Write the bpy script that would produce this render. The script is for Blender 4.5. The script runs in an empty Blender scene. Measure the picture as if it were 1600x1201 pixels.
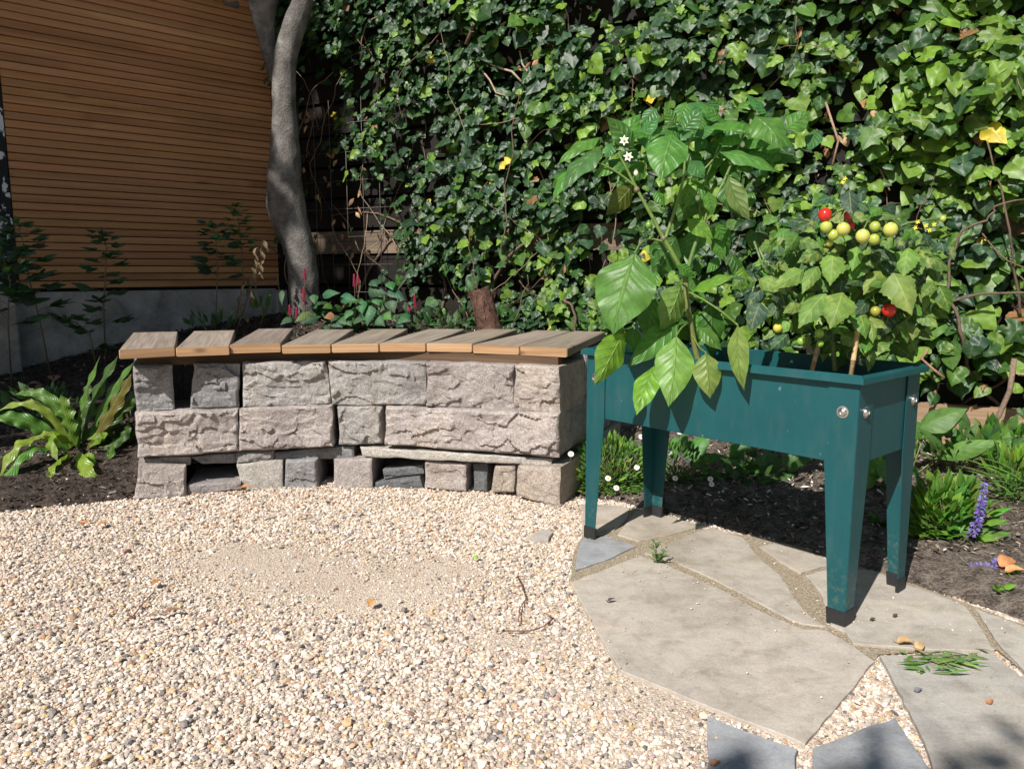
import bpy, bmesh, math, random
import numpy as np
from mathutils import Vector, noise as mnoise
random.seed(7); rng = np.random.default_rng(11)
sc = bpy.context.scene
C = sc.collection

# ------------------------------------------------------------------ camera
H = 0.8                      # eye height, metres
FPX, TH = 1204.0, 0.1455     # focal length in photo pixels (1600 wide), downward pitch
cam = bpy.data.cameras.new('camera'); co = bpy.data.objects.new('camera', cam); C.objects.link(co)
co.location = (0, 0, H); co.rotation_euler = (math.pi/2 - TH, 0, 0)
cam.sensor_width = 36.0; cam.lens = FPX/1600*36.0; cam.clip_end = 500; cam.clip_start = 0.05
sc.camera = co

# ------------------------------------------------------------------ light
SUN_EL = math.radians(43.0)
SD = Vector((0.55, 0.835, 0)).normalized()          # horizontal direction the light travels
TOSUN = Vector((-SD.x*math.cos(SUN_EL), -SD.y*math.cos(SUN_EL), math.sin(SUN_EL)))
w = bpy.data.worlds.new("World"); sc.world = w; w.use_nodes = True
nt = w.node_tree
sky = nt.nodes.new('ShaderNodeTexSky'); sky.sky_type = 'NISHITA'; sky.sun_disc = False
sky.sun_elevation = SUN_EL; sky.sun_rotation = math.atan2(TOSUN.x, TOSUN.y)
bg = nt.nodes['Background']; bg.inputs[1].default_value = 0.06
nt.links.new(sky.outputs[0], bg.inputs[0])
sl = bpy.data.lights.new('sun', 'SUN'); sl.energy = 4.6; sl.angle = math.radians(0.53); sl.color = (1.0, 0.955, 0.9)
so = bpy.data.objects.new('sun', sl); C.objects.link(so)
so.rotation_euler = TOSUN.to_track_quat('Z', 'Y').to_euler()
sc.view_settings.view_transform = 'Standard'; sc.view_settings.look = 'None'
sc.view_settings.exposure = 0.57; sc.view_settings.gamma = 1.0

# ------------------------------------------------------------------ pixel -> world helpers
def ray(px, py):
    x = (px-800)/FPX; y = (600.5-py)/FPX
    return Vector((x, math.cos(TH)+y*math.sin(TH), -math.sin(TH)+y*math.cos(TH)))
def G(px, py, z=0.0):
    d = ray(px, py); return Vector((0, 0, H)) + d*((z-H)/d.z)
def AY(px, py, Y):
    d = ray(px, py); return Vector((0, 0, H)) + d*(Y/d.y)
def AP(px, py, P, n):
    d = ray(px, py); o = Vector((0, 0, H)); return o + d*((P-o).dot(n)/d.dot(n))
def proj(p):
    X, Y, Z = p[..., 0], p[..., 1], p[..., 2]-H
    dep = Y*math.cos(TH)-Z*math.sin(TH); up = Y*math.sin(TH)+Z*math.cos(TH)
    return 800+FPX*X/dep, 600.5-FPX*up/dep

# ------------------------------------------------------------------ scene-graph helpers
def tag(o, label=None, cat=None, group=None, kind=None):
    if label: o['label'] = label
    if cat: o['category'] = cat
    if group: o['group'] = group
    if kind: o['kind'] = kind
    return o
def thing(name, loc, label, cat, group=None, rz=0.0):
    o = bpy.data.objects.new(name, None); o.empty_display_size = 0.1
    o.location = loc; o.rotation_euler = (0, 0, rz); C.objects.link(o)
    return tag(o, label, cat, group)
LOCAL = set()          # parts modelled in their thing's own axes
def link(name, me, parent=None):
    o = bpy.data.objects.new(name, me); C.objects.link(o)
    if parent is not None:
        o.parent = parent
        pl = parent
        off = Vector((0, 0, 0))
        while pl is not None:
            off += Vector(pl.location); pl = pl.parent
        if parent.name in LOCAL: LOCAL.add(o.name)
        else: o.location = -off
    return o
class Acc:
    """collects polygons with a colour and a uv per vertex; build() links them as ONE mesh object"""
    def __init__(s): s.v = []; s.f = []; s.c = []; s.uv = []
    def add(s, vs, fs, col=(1, 1, 1), uv=None):
        o = len(s.v); s.v += [tuple(p) for p in vs]; s.f += [tuple(i+o for i in f) for f in fs]
        s.c += [tuple(col)]*len(vs) if not isinstance(col, list) else col
        s.uv += uv if uv is not None else [(0.0, 0.0)]*len(vs)
    def box(s, o, ex, ey, ez, col=(1, 1, 1)):
        o, ex, ey, ez = map(Vector, (o, ex, ey, ez))
        vs = [o+ex*i+ey*j+ez*k for k in (0, 1) for j in (0, 1) for i in (0, 1)]
        f = [(0, 2, 3, 1), (4, 5, 7, 6), (0, 1, 5, 4), (2, 6, 7, 3), (0, 4, 6, 2), (1, 3, 7, 5)]
        if ex.cross(ey).dot(ez) < 0: f = [t[::-1] for t in f]
        s.add(vs, f, col)
    def tube(s, pts, rad, n=6, col=(1, 1, 1), cap=True):
        pts = [Vector(p) for p in pts]
        if not isinstance(rad, (list, tuple)): rad = [rad]*len(pts)
        ref = None; vs = []; fs = []
        for i, p in enumerate(pts):
            t = (pts[min(i+1, len(pts)-1)]-pts[max(i-1, 0)]).normalized()
            if ref is None: ref = t.orthogonal().normalized()
            ref = (ref - t*ref.dot(t)).normalized(); b = t.cross(ref)
            for k in range(n):
                a = 2*math.pi*k/n; vs.append(p+(ref*math.cos(a)+b*math.sin(a))*rad[i])
        for i in range(len(pts)-1):
            for k in range(n):
                k2 = (k+1) % n; fs.append((i*n+k, i*n+k2, (i+1)*n+k2, (i+1)*n+k))
        if cap:
            fs.append(tuple(range(n))[::-1]); fs.append(tuple(range((len(pts)-1)*n, len(pts)*n)))
        s.add(vs, fs, col)
    def ball(s, c, r, col=(1, 1, 1), seg=12, ring=8, sq=(1, 1, 1)):
        vs = []; fs = []
        for i in range(ring+1):
            th = math.pi*i/ring
            for k in range(seg):
                a = 2*math.pi*k/seg
                vs.append((c[0]+r*sq[0]*math.sin(th)*math.cos(a), c[1]+r*sq[1]*math.sin(th)*math.sin(a), c[2]+r*sq[2]*math.cos(th)))
        for i in range(ring):
            for k in range(seg):
                k2 = (k+1) % seg; fs.append((i*seg+k, (i+1)*seg+k, (i+1)*seg+k2, i*seg+k2))
        s.add(vs, fs, col)
    def mesh(s, name, mat, smooth=True, angle=None):
        me = bpy.data.meshes.new(name); me.from_pydata(s.v, [], s.f); me.update()
        a = me.color_attributes.new('Col', 'FLOAT_COLOR', 'POINT')
        a.data.foreach_set('color', np.hstack([np.array(s.c, dtype=np.float32).reshape(-1, 3), np.ones((len(s.v), 1), np.float32)]).ravel())
        u = me.uv_layers.new(name='UVMap'); li = np.zeros(len(me.loops), np.int32); me.loops.foreach_get('vertex_index', li)
        u.data.foreach_set('uv', np.array(s.uv, dtype=np.float32)[li].ravel())
        me.materials.append(mat)
        me.polygons.foreach_set('use_smooth', [smooth]*len(me.polygons))
        if angle is not None: me.set_sharp_from_angle(angle=math.radians(angle))
        return me
    def build(s, name, mat, parent=None, smooth=True, angle=None):
        return link(name, s.mesh(name, mat, smooth, angle), parent)

def cloud_mesh(name, tv, tf, P, N, T, S, col, mat, smooth=True, uvt=None):
    """many copies of one small template in one mesh (numpy)"""
    n = len(P); k = len(tv)
    N = N/np.linalg.norm(N, axis=1, keepdims=True)
    T = T-N*(T*N).sum(1, keepdims=True); T = T/np.maximum(np.linalg.norm(T, axis=1, keepdims=True), 1e-6)
    B = np.cross(T, N)
    S = np.asarray(S, dtype=float)
    if S.ndim == 1: S = np.stack([S, S, S], 1)
    tv = np.asarray(tv, dtype=float)
    if tv.ndim == 2: tv = np.broadcast_to(tv, (n, k, 3)) if False else np.repeat(tv[None], n, 0)
    k = tv.shape[1]
    V = P[:, None, :] + B[:, None, :]*(tv[:, :, 0]*S[:, 0:1])[:, :, None] + T[:, None, :]*(tv[:, :, 1]*S[:, 1:2])[:, :, None] + N[:, None, :]*(tv[:, :, 2]*S[:, 2:3])[:, :, None]
    tf = np.asarray(tf, dtype=np.int32); m = len(tf)
    F = (tf[None]+(np.arange(n)*k)[:, None, None]).reshape(-1, 3)
    me = bpy.data.meshes.new(name)
    me.vertices.add(n*k); me.vertices.foreach_set('co', V.reshape(-1).astype(np.float32))
    me.loops.add(F.size); me.loops.foreach_set('vertex_index', F.ravel().astype(np.int32))
    me.polygons.add(len(F)); me.polygons.foreach_set('loop_start', np.arange(0, F.size, 3, dtype=np.int32))
    me.polygons.foreach_set('use_smooth', np.full(len(F), smooth))
    me.update(calc_edges=True)
    a = me.color_attributes.new('Col', 'FLOAT_COLOR', 'POINT')
    cc = np.repeat(np.hstack([col, np.ones((n, 1))]), k, axis=0).astype(np.float32)
    a.data.foreach_set('color', cc.ravel())
    if uvt is not None:
        u = me.uv_layers.new(name='UVMap')
        uu = np.tile(np.asarray(uvt, dtype=np.float32), (n, 1))[F.ravel()]
        u.data.foreach_set('uv', uu.ravel())
    me.materials.append(mat)
    return me

# ------------------------------------------------------------------ materials
class NB:
    def __init__(s, name):
        s.m = bpy.data.materials.new(name); s.m.use_nodes = True; s.t = s.m.node_tree
        s.b = s.t.nodes['Principled BSDF']; s.out = s.t.nodes['Material Output']
    def n(s, typ, **kw):
        nd = s.t.nodes.new(typ)
        for k, v in kw.items():
            if k in nd.inputs: s.set(nd.inputs[k], v)
            else: setattr(nd, k, v)
        return nd
    def set(s, inp, v):
        if isinstance(v, bpy.types.NodeSocket): s.t.links.new(v, inp)
        elif isinstance(v, (tuple, list)) and len(v) == 3 and inp.type == 'RGBA': inp.default_value = (*v, 1)
        else: inp.default_value = v
    def math(s, op, a, b=0.0, c=0.0, clamp=False):
        nd = s.t.nodes.new('ShaderNodeMath'); nd.operation = op; nd.use_clamp = clamp
        for i, v in enumerate((a, b, c)): s.set(nd.inputs[i], v)
        return nd.outputs[0]
    def ramp(s, fac, stops, interp='LINEAR'):
        nd = s.t.nodes.new('ShaderNodeValToRGB'); r = nd.color_ramp; r.interpolation = interp
        while len(r.elements) < len(stops): r.elements.new(0.5)
        for e, (p, c) in zip(r.elements, stops):
            e.position = p; e.color = (*c, 1) if len(c) == 3 else c
        s.set(nd.inputs[0], fac); return nd.outputs[0]
    def mix(s, fac, a, b, mode='MIX'):
        nd = s.t.nodes.new('ShaderNodeMix'); nd.data_type = 'RGBA'; nd.blend_type = mode
        s.set(nd.inputs[0], fac); s.set(nd.inputs[6], a); s.set(nd.inputs[7], b); return nd.outputs[2]
    def noise(s, vec, scale, detail=4, rough=0.55, dist=0.0):
        nd = s.t.nodes.new('ShaderNodeTexNoise'); s.set(nd.inputs['Scale'], scale); s.set(nd.inputs['Detail'], detail)
        s.set(nd.inputs['Roughness'], rough); s.set(nd.inputs['Distortion'], dist)
        if vec is not None: s.t.links.new(vec, nd.inputs['Vector'])
        return nd.outputs['Fac']
    def coord(s, which='Object'): return s.n('ShaderNodeTexCoord').outputs[which]
    def mapping(s, vec, scale=(1, 1, 1), rot=(0, 0, 0)):
        nd = s.t.nodes.new('ShaderNodeMapping'); nd.inputs['Scale'].default_value = scale; nd.inputs['Rotation'].default_value = rot
        s.t.links.new(vec, nd.inputs['Vector']); return nd.outputs[0]
    def attr(s): return s.n('ShaderNodeAttribute', attribute_name='Col').outputs['Color']
    def bump(s, h, strength=0.3, dist=0.01):
        nd = s.t.nodes.new('ShaderNodeBump'); nd.inputs['Strength'].default_value = strength; nd.inputs['Distance'].default_value = dist
        s.set(nd.inputs['Height'], h); s.t.links.new(nd.outputs[0], s.b.inputs['Normal']); return nd.outputs[0]
    def fin(s, col=None, rough=None, spec=None, metal=None):
        if col is not None: s.set(s.b.inputs['Base Color'], col)
        if rough is not None: s.set(s.b.inputs['Roughness'], rough)
        if spec is not None: s.set(s.b.inputs['Specular IOR Level'], spec)
        if metal is not None: s.set(s.b.inputs['Metallic'], metal)
        return s.m

def leaf_mat(name, rough=0.38, spec=0.5, trans=0.32, veins=0.0, nveins=7.0, veincol=(0.35, 0.45, 0.15), spots=None, tscale=1.6, vbump=0.3):
    b = NB(name); col = b.attr(); vec = b.coord('Object')
    nz = b.noise(vec, 38, 3); col = b.mix(1.0, col, b.ramp(nz, [(0.3, (0.72, 0.74, 0.7)), (0.7, (1.22, 1.2, 1.18))]), 'MULTIPLY')
    if spots:
        sp = b.noise(vec, 75, 3, 0.6); big = b.noise(vec, 14, 2)
        f = b.ramp(b.math('ADD', b.math('MULTIPLY', sp, 0.6), b.math('MULTIPLY', big, 0.45)), [(0.56, (0, 0, 0)), (0.68, (1, 1, 1))])
        col = b.mix(b.math('MULTIPLY', f, 0.75), col, spots)
    hgt = nz
    if veins > 0:
        uv = b.n('ShaderNodeUVMap', uv_map='UVMap').outputs[0]
        sx = b.n('ShaderNodeSeparateXYZ', Vector=uv)
        au = b.math('ABSOLUTE', sx.outputs[0]); v = sx.outputs[1]
        mid = b.math('SUBTRACT', 1.0, b.math('MULTIPLY', au, 13.0), clamp=True)
        lat = b.math('FRACT', b.math('MULTIPLY', b.math('SUBTRACT', v, b.math('MULTIPLY', b.math('POWER', au, 0.8), 0.26)), nveins))
        lat = b.math('ABSOLUTE', b.math('SUBTRACT', lat, 0.5))
        lv = b.math('SUBTRACT', 1.0, b.math('MULTIPLY', lat, 9.0), clamp=True)
        lv = b.math('MULTIPLY', lv, b.math('SUBTRACT', 1.0, b.math('MULTIPLY', au, 0.8), clamp=True))
        vn = b.math('MAXIMUM', mid, b.math('MULTIPLY', lv, 0.6))
        col = b.mix(b.math('MULTIPLY', vn, veins), col, veincol)
        hgt = b.math('SUBTRACT', b.math('ADD', b.math('MULTIPLY', nz, 0.35), lat), b.math('MULTIPLY', vn, 0.6))
        b.bump(hgt, vbump, 0.004)
    else:
        b.bump(hgt, 0.15, 0.004)
    m = b.fin(col, rough, spec)
    tr = b.n('ShaderNodeBsdfTranslucent')
    tc = b.mix(1.0, col, (tscale*1.05, tscale*1.15, tscale*0.55), 'MULTIPLY')
    b.set(tr.inputs['Color'], tc)
    mx = b.n('ShaderNodeMixShader'); mx.inputs[0].default_value = trans
    b.t.links.new(b.b.outputs[0], mx.inputs[1]); b.t.links.new(tr.outputs[0], mx.inputs[2]); b.t.links.new(mx.outputs[0], b.out.inputs[0])
    return m

def mat_gravel_base():
    b = NB('gravel_sand'); v = b.coord('Object')
    big = b.noise(v, 2.2, 4); fine = b.noise(v, 160, 3, 0.7); grit = b.n('ShaderNodeTexVoronoi', Scale=260.0); b.t.links.new(v, grit.inputs['Vector'])
    c1 = b.ramp(fine, [(0.25, (0.34, 0.26, 0.2)), (0.5, (0.56, 0.45, 0.36)), (0.75, (0.7, 0.6, 0.51))])
    gc = b.ramp(b.n('ShaderNodeSeparateColor', Color=grit.outputs['Color']).outputs[0], [(0, (0.22, 0.18, 0.14)), (0.4, (0.5, 0.42, 0.33)), (0.8, (0.62, 0.55, 0.46)), (1, (0.8, 0.75, 0.68))])
    c = b.mix(0.55, c1, gc); c = b.mix(1.0, c, b.ramp(big, [(0.35, (0.88, 0.86, 0.84)), (0.65, (1.08, 1.06, 1.04))]), 'MULTIPLY')
    b.bump(b.math('ADD', b.math('MULTIPLY', grit.outputs['Distance'], -1.2), fine), 0.6, 0.004)
    return b.fin(c, 0.9, 0.2)
def mat_pebble():
    b = NB('pebbles'); v = b.coord('Object'); c = b.attr(); n = b.noise(v, 260, 3, 0.6)
    c = b.mix(1.0, c, b.ramp(n, [(0.3, (0.8, 0.79, 0.77)), (0.7, (1.12, 1.12, 1.12))]), 'MULTIPLY')
    b.bump(n, 0.25, 0.002); return b.fin(c, 0.72, 0.3)
def mat_soil():
    b = NB('soil'); v = b.coord('Object'); n = b.noise(v, 24, 6, 0.7); f = b.noise(v, 140, 4, 0.7)
    c = b.ramp(b.math('ADD', b.math('MULTIPLY', n, 0.5), b.math('MULTIPLY', f, 0.5)), [(0.35, (0.025, 0.019, 0.015)), (0.46, (0.11, 0.088, 0.071)), (0.58, (0.28, 0.23, 0.19))])
    x = b.n('ShaderNodeSeparateXYZ', Vector=v).outputs[0]; left_tone = b.ramp(b.math('MULTIPLY_ADD', x, .25, .5), [(.3, (.42, .4, .4)), (.62, (1, 1, 1))]); c = b.mix(1.0, c, left_tone, 'MULTIPLY')   # soil colour gets darker towards the left
    b.bump(b.math('ADD', b.math('MULTIPLY', n, 1.2), b.math('MULTIPLY', f, 0.7)), 0.9, 0.02); return b.fin(c, 0.95, 0.15)
def mat_slab():
    b = NB('flagstone'); v = b.coord('Object'); base = b.attr()
    big = b.noise(v, 3.5, 5, 0.6, 0.6); mid = b.noise(v, 17, 5, 0.65, 0.4); f = b.noise(v, 210, 3, 0.7)
    ve = b.noise(b.mapping(v, (4, 22, 4), (0, 0, 0.6)), 1.0, 5, 0.6, 1.2)
    c = b.mix(1.0, base, b.ramp(big, [(0.28, (0.74, 0.72, 0.68)), (0.5, (1, 1, 1)), (0.72, (1.1, 1.08, 1.02))]), 'MULTIPLY')
    c = b.mix(1.0, c, b.ramp(mid, [(0.25, (0.7, 0.68, 0.66)), (0.5, (1.0, 1.0, 1.0)), (0.8, (1.16, 1.16, 1.16))]), 'MULTIPLY')
    pit = b.ramp(b.noise(v, 95, 2, .5), [(.7, (1, 1, 1)), (.76, (.55, .53, .5))]); c = b.mix(1.0, c, pit, 'MULTIPLY')
    c = b.mix(1.0, c, b.ramp(ve, [(0.34, (0.93, 0.9, 0.87)), (0.5, (1, 1, 1))]), 'MULTIPLY')
    c = b.mix(1.0, c, b.ramp(f, [(0.3, (0.86, 0.86, 0.86)), (0.7, (1.12, 1.12, 1.12))]), 'MULTIPLY')
    dust = b.ramp(b.noise(v, 6.5, 6, 0.7, 0.3), [(0.52, (0, 0, 0)), (0.72, (1, 1, 1))])
    c = b.mix(b.math('MULTIPLY', dust, 0.3), c, (0.47, 0.415, 0.35))
    b.bump(b.math('ADD', b.math('MULTIPLY', mid, 1.0), b.math('MULTIPLY', f, 0.3)), 0.35, 0.006)
    return b.fin(c, 0.75, 0.3)
def mat_stone():
    b = NB('split_stone'); v = b.coord('Object'); base = b.attr()
    big = b.noise(v, 5, 5, 0.6, 0.5); mid = b.noise(v, 26, 6, 0.7, 0.3); f = b.noise(v, 190, 4, 0.75)
    vo = b.n('ShaderNodeTexVoronoi', Scale=330.0); b.t.links.new(v, vo.inputs['Vector'])
    grain = b.n('ShaderNodeSeparateColor', Color=vo.outputs['Color']).outputs[0]
    c = b.mix(1.0, base, b.ramp(big, [(0.3, (0.78, 0.76, 0.77)), (0.5, (1, 1, 1)), (0.7, (1.1, 1.06, 1.0))]), 'MULTIPLY')
    c = b.mix(1.0, c, b.ramp(mid, [(0.28, (0.72, 0.7, 0.68)), (0.52, (1, 1, 1)), (0.75, (1.16, 1.16, 1.16))]), 'MULTIPLY')
    c = b.mix(1.0, c, b.ramp(grain, [(0, (0.72, 0.72, 0.72)), (0.5, (1, 1, 1)), (1, (1.25, 1.25, 1.25))]), 'MULTIPLY')
    c = b.mix(1.0, c, b.ramp(f, [(0.3, (0.75, 0.75, 0.75)), (0.7, (1.2, 1.2, 1.2))]), 'MULTIPLY')
    st = b.ramp(b.noise(b.mapping(v, (9, 9, 3)), 1.0, 5, 0.65, 0.6), [(0.58, (0, 0, 0)), (0.72, (1, 1, 1))])
    c = b.mix(b.math('MULTIPLY', st, 0.3), c, (0.24, 0.16, 0.095))
    cr = b.n('ShaderNodeTexVoronoi', Scale=1.0, feature='DISTANCE_TO_EDGE'); b.t.links.new(b.mapping(b.n('ShaderNodeVectorMath', operation='ADD').outputs[0], (1, 1, 1)) if False else b.mapping(v, (13, 13, 24), (.3, .2, .1)), cr.inputs['Vector'])
    b.bump(b.math('ADD', b.math('MULTIPLY', mid, 1.3), b.math('MULTIPLY', f, 0.6)), 1.0, 0.009)
    return b.fin(c, 0.85, 0.25)
def mat_wood(name, stops, sc_=1.0, along=(1, 0, 0), bump=0.4, rough=0.75, knots=True):
    """grain runs along uv u (metres)"""
    b = NB(name); uv = b.n('ShaderNodeUVMap', uv_map='UVMap').outputs[0]
    g1 = b.noise(b.mapping(uv, (2.2*sc_, 90*sc_, 1)), 1.0, 6, 0.65, 0.5); g2 = b.noise(b.mapping(uv, (1.1*sc_, 16*sc_, 1)), 1.0, 4, 0.6, 1.0)
    c = b.ramp(b.math('ADD', b.math('MULTIPLY', g1, 0.55), b.math('MULTIPLY', g2, 0.45)), stops)
    c = b.mix(1.0, c, b.attr(), 'MULTIPLY')
    if knots:
        vo = b.n('ShaderNodeTexVoronoi', Scale=1.0); b.t.links.new(b.mapping(uv, (3.4*sc_, 9*sc_, 1)), vo.inputs['Vector'])
        k = b.ramp(vo.outputs['Distance'], [(0.03, (1, 1, 1)), (0.11, (0, 0, 0))])
        c = b.mix(b.math('MULTIPLY', k, 0.6), c, (0.05, 0.022, 0.01))
    b.bump(g1, bump, 0.003); return b.fin(c, rough, 0.3)
def mat_concrete():
    b = NB('concrete'); v = b.coord('Object'); n = b.noise(v, 7, 6, 0.65, 0.3); f = b.noise(v, 150, 3, 0.7)
    c = b.ramp(n, [(0.3, (0.17, 0.163, 0.148)), (0.5, (0.31, 0.297, 0.27)), (0.7, (0.45, 0.43, 0.395))])
    c = b.mix(1.0, c, b.ramp(f, [(0.3, (0.85, 0.85, 0.85)), (0.7, (1.1, 1.1, 1.1))]), 'MULTIPLY')
    b.bump(b.math('ADD', n, f), 0.3, 0.004); return b.fin(c, 0.9, 0.2)
def mat_bark(name, cols, scale=1.0):
    b = NB(name); v = b.coord('Object')
    n = b.noise(b.mapping(v, (10, 10, 8)), scale, 7, 0.72, 0.6); m2 = b.noise(v, 9*scale, 5, 0.6, 0.5); f = b.noise(v, 120, 3, 0.7)
    c = b.ramp(b.math('ADD', b.math('MULTIPLY', n, 0.5), b.math('MULTIPLY', m2, 0.5)), cols)
    c = b.mix(1.0, c, b.ramp(f, [(0.3, (0.8, 0.8, 0.8)), (0.7, (1.15, 1.15, 1.15))]), 'MULTIPLY')
    b.bump(b.math('ADD', n, b.math('MULTIPLY', f, 0.4)), 0.9, 0.02); return b.fin(c, 0.88, 0.2)
def mat_paint():
    b = NB('teal_paint'); v = b.coord('Object'); n = b.noise(v, 5, 4); f = b.noise(v, 420, 2)
    sp = b.noise(b.mapping(v, (1, 1, 0.6)), 105, 2, 0.5); big = b.noise(v, 9, 2)
    spk = b.ramp(b.math('ADD', sp, b.math('MULTIPLY', big, 0.25)), [(0.86, (0, 0, 0)), (0.92, (1, 1, 1))])
    c = b.ramp(n, [(0.3, (0.0035, 0.058, 0.066)), (0.7, (0.006, 0.073, 0.08))])
    c = b.mix(b.math('MULTIPLY', spk, 0.4), c, (0.2, 0.28, 0.27))
    dirt = b.ramp(b.noise(b.mapping(v, (3, 3, 1)), 6, 5, 0.7), [(0.5, (0, 0, 0)), (0.75, (1, 1, 1))])
    c = b.mix(b.math('MULTIPLY', dirt, 0.16), c, (0.12, 0.13, 0.11))
    z = b.n('ShaderNodeSeparateXYZ', Vector=v).outputs[2]; low = b.math('SUBTRACT', 1.0, b.math('MULTIPLY', z, 5.0), clamp=True)
    spl = b.ramp(b.noise(v, 70, 4, .7), [(.5, (0, 0, 0)), (.62, (1, 1, 1))]); c = b.mix(b.math('MULTIPLY', b.math('MULTIPLY', spl, low), .32), c, (.2, .17, .13))
    run = b.ramp(b.noise(b.mapping(v, (60, 60, 2.5)), 1.0, 4, .6), [(.56, (0, 0, 0)), (.75, (1, 1, 1))]); c = b.mix(b.math('MULTIPLY', run, .08), c, (.09, .14, .14))
    b.bump(b.math('ADD', b.math('MULTIPLY', f, .4), b.math('MULTIPLY', n, 2.0)), 0.12, 0.004); return b.fin(c, b.ramp(n, [(0.3, (0.42, 0.42, 0.42)), (0.7, (0.52, 0.52, 0.52))]), 0.4)
def simple(name, col, rough=0.6, spec=0.4, metal=0.0, nscale=40, var=0.25, bump=0.2):
    b = NB(name); v = b.coord('Object'); n = b.noise(v, nscale, 4, 0.6)
    c = b.mix(1.0, col, b.ramp(n, [(0.3, (1-var,)*3), (0.7, (1+var,)*3)]), 'MULTIPLY')
    b.bump(n, bump, 0.004); return b.fin(c, rough, spec, metal)
def vcol(name, rough=0.6, spec=0.4, nscale=60, var=0.2, bump=0.2):
    b = NB(name); v = b.coord('Object'); n = b.noise(v, nscale, 4, 0.6)
    c = b.mix(1.0, b.attr(), b.ramp(n, [(0.3, (1-var,)*3), (0.7, (1+var,)*3)]), 'MULTIPLY')
    b.bump(n, bump, 0.004); return b.fin(c, rough, spec)

M = dict(
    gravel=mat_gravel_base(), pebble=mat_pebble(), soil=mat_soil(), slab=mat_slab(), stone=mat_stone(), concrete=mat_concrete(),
    slat=mat_wood('larch_slats', [(0.3, (0.26, 0.116, 0.045)), (0.5, (0.39, 0.19, 0.08)), (0.7, (0.5, 0.27, 0.125))], 0.5, bump=0.25),
    plank=mat_wood('weathered_plank', [(0.3, (0.14, 0.112, 0.086)), (0.5, (0.26, 0.215, 0.172)), (0.7, (0.38, 0.33, 0.275))], 1.3, bump=0.5),
    plank_end=mat_wood('fresh_plank_edge', [(0.32, (0.2, 0.115, 0.058)), (0.5, (0.38, 0.225, 0.115)), (0.68, (0.5, 0.33, 0.19))], 1.0, bump=0.2),
    beam=mat_wood('beam_wood', [(0.3, (0.05, 0.03, 0.018)), (0.5, (0.1, 0.06, 0.034)), (0.7, (0.16, 0.1, 0.06))], 1.0),
    board=mat_wood('old_fence_board', [(0.3, (0.1, 0.075, 0.055)), (0.5, (0.2, 0.15, 0.105)), (0.7, (0.3, 0.23, 0.165))], 0.8, bump=0.6),
    paint=mat_paint(), cap=simple('black_plastic', (0.02, 0.021, 0.022), 0.55, 0.4, bump=0.1),
    steel=simple('bolt_steel', (0.62, 0.62, 0.6), 0.28, 0.5, 1.0, 90, 0.1, 0.05),
    wire=simple('wire', (0.14, 0.125, 0.11), 0.6, 0.4, 0.6),
    bark=mat_bark('tree_bark', [(0.33, (0.055, 0.05, 0.045)), (0.5, (0.15, 0.138, 0.125)), (0.68, (0.3, 0.28, 0.255))]),
    stump=mat_bark('stump_bark', [(0.3, (0.035, 0.017, 0.012)), (0.5, (0.13, 0.07, 0.05)), (0.72, (0.3, 0.18, 0.14))], 2.4),
    ivy=leaf_mat('ivy_leaf', 0.45, 0.45, 0.3, veins=0.22, nveins=3.0, veincol=(0.2, 0.3, 0.1), vbump=0.12),
    pepper=leaf_mat('pepper_leaf', 0.42, 0.45, 0.4, veins=0.36, nveins=6.0, veincol=(0.27, 0.42, 0.11), vbump=0.8),
    tomato=leaf_mat('tomato_leaf', 0.55, 0.35, 0.28, veins=0.5, nveins=5.0, veincol=(0.42, 0.46, 0.12), spots=(0.3, 0.35, 0.08)),
    frond=leaf_mat('frond_leaf', 0.38, 0.5, 0.3, veins=0.35, nveins=14.0, veincol=(0.4, 0.45, 0.13), vbump=0.5),
    herb=leaf_mat('herb_leaf', 0.5, 0.35, 0.28, veins=0.35, nveins=6.0, veincol=(0.2, 0.3, 0.1)),
    dry=vcol('dry_leaf', 0.75, 0.3, 60, 0.3, 0.4), stem=vcol('stem_green', 0.5, 0.4), twig=vcol('twig', 0.8, 0.2, 80, 0.3, 0.5),
    fruit=vcol('fruit_skin', 0.18, 0.5, 25, 0.1, 0.02), petal=vcol('petal', 0.6, 0.3, 60, 0.1), chip=vcol('mulch_chip', 0.9, 0.2, 60, 0.3),
    dark=simple('dark_stain', (0.012, 0.011, 0.011), 0.8, 0.2),
)
# ------------------------------------------------------------------ layout constants (metres)
DA = Vector((0.733, 0.68, 0)).normalized()             # slatted screen runs this way, planter is this deep
DB = Vector((DA.y, -DA.x, 0))                          # planter runs this way
CORNER = Vector((-1.576, 5.44, 0))                     # where the screen meets the ivy fence
FR_ = Vector((2.22, 3.34, 0))                          # ivy fence passes here
DF = (FR_-CORNER).normalized(); NF = Vector((DF.y, -DF.x, 0))   # fence direction, normal towards the viewer
UP = Vector((0, 0, 1))

# bench front in plan: distance of the stone face for a photo column
_bx = np.array([212, 370, 520, 660, 805, 878.]); _by = np.array([778, 768, 763, 765, 775, 792.])
_bY = [G(x, y).y for x, y in zip(_bx, _by)]
_bc = np.polyfit(_bx, _bY, 2)
def bench_Y(px): return float(np.polyval(_bc, px))

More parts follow.
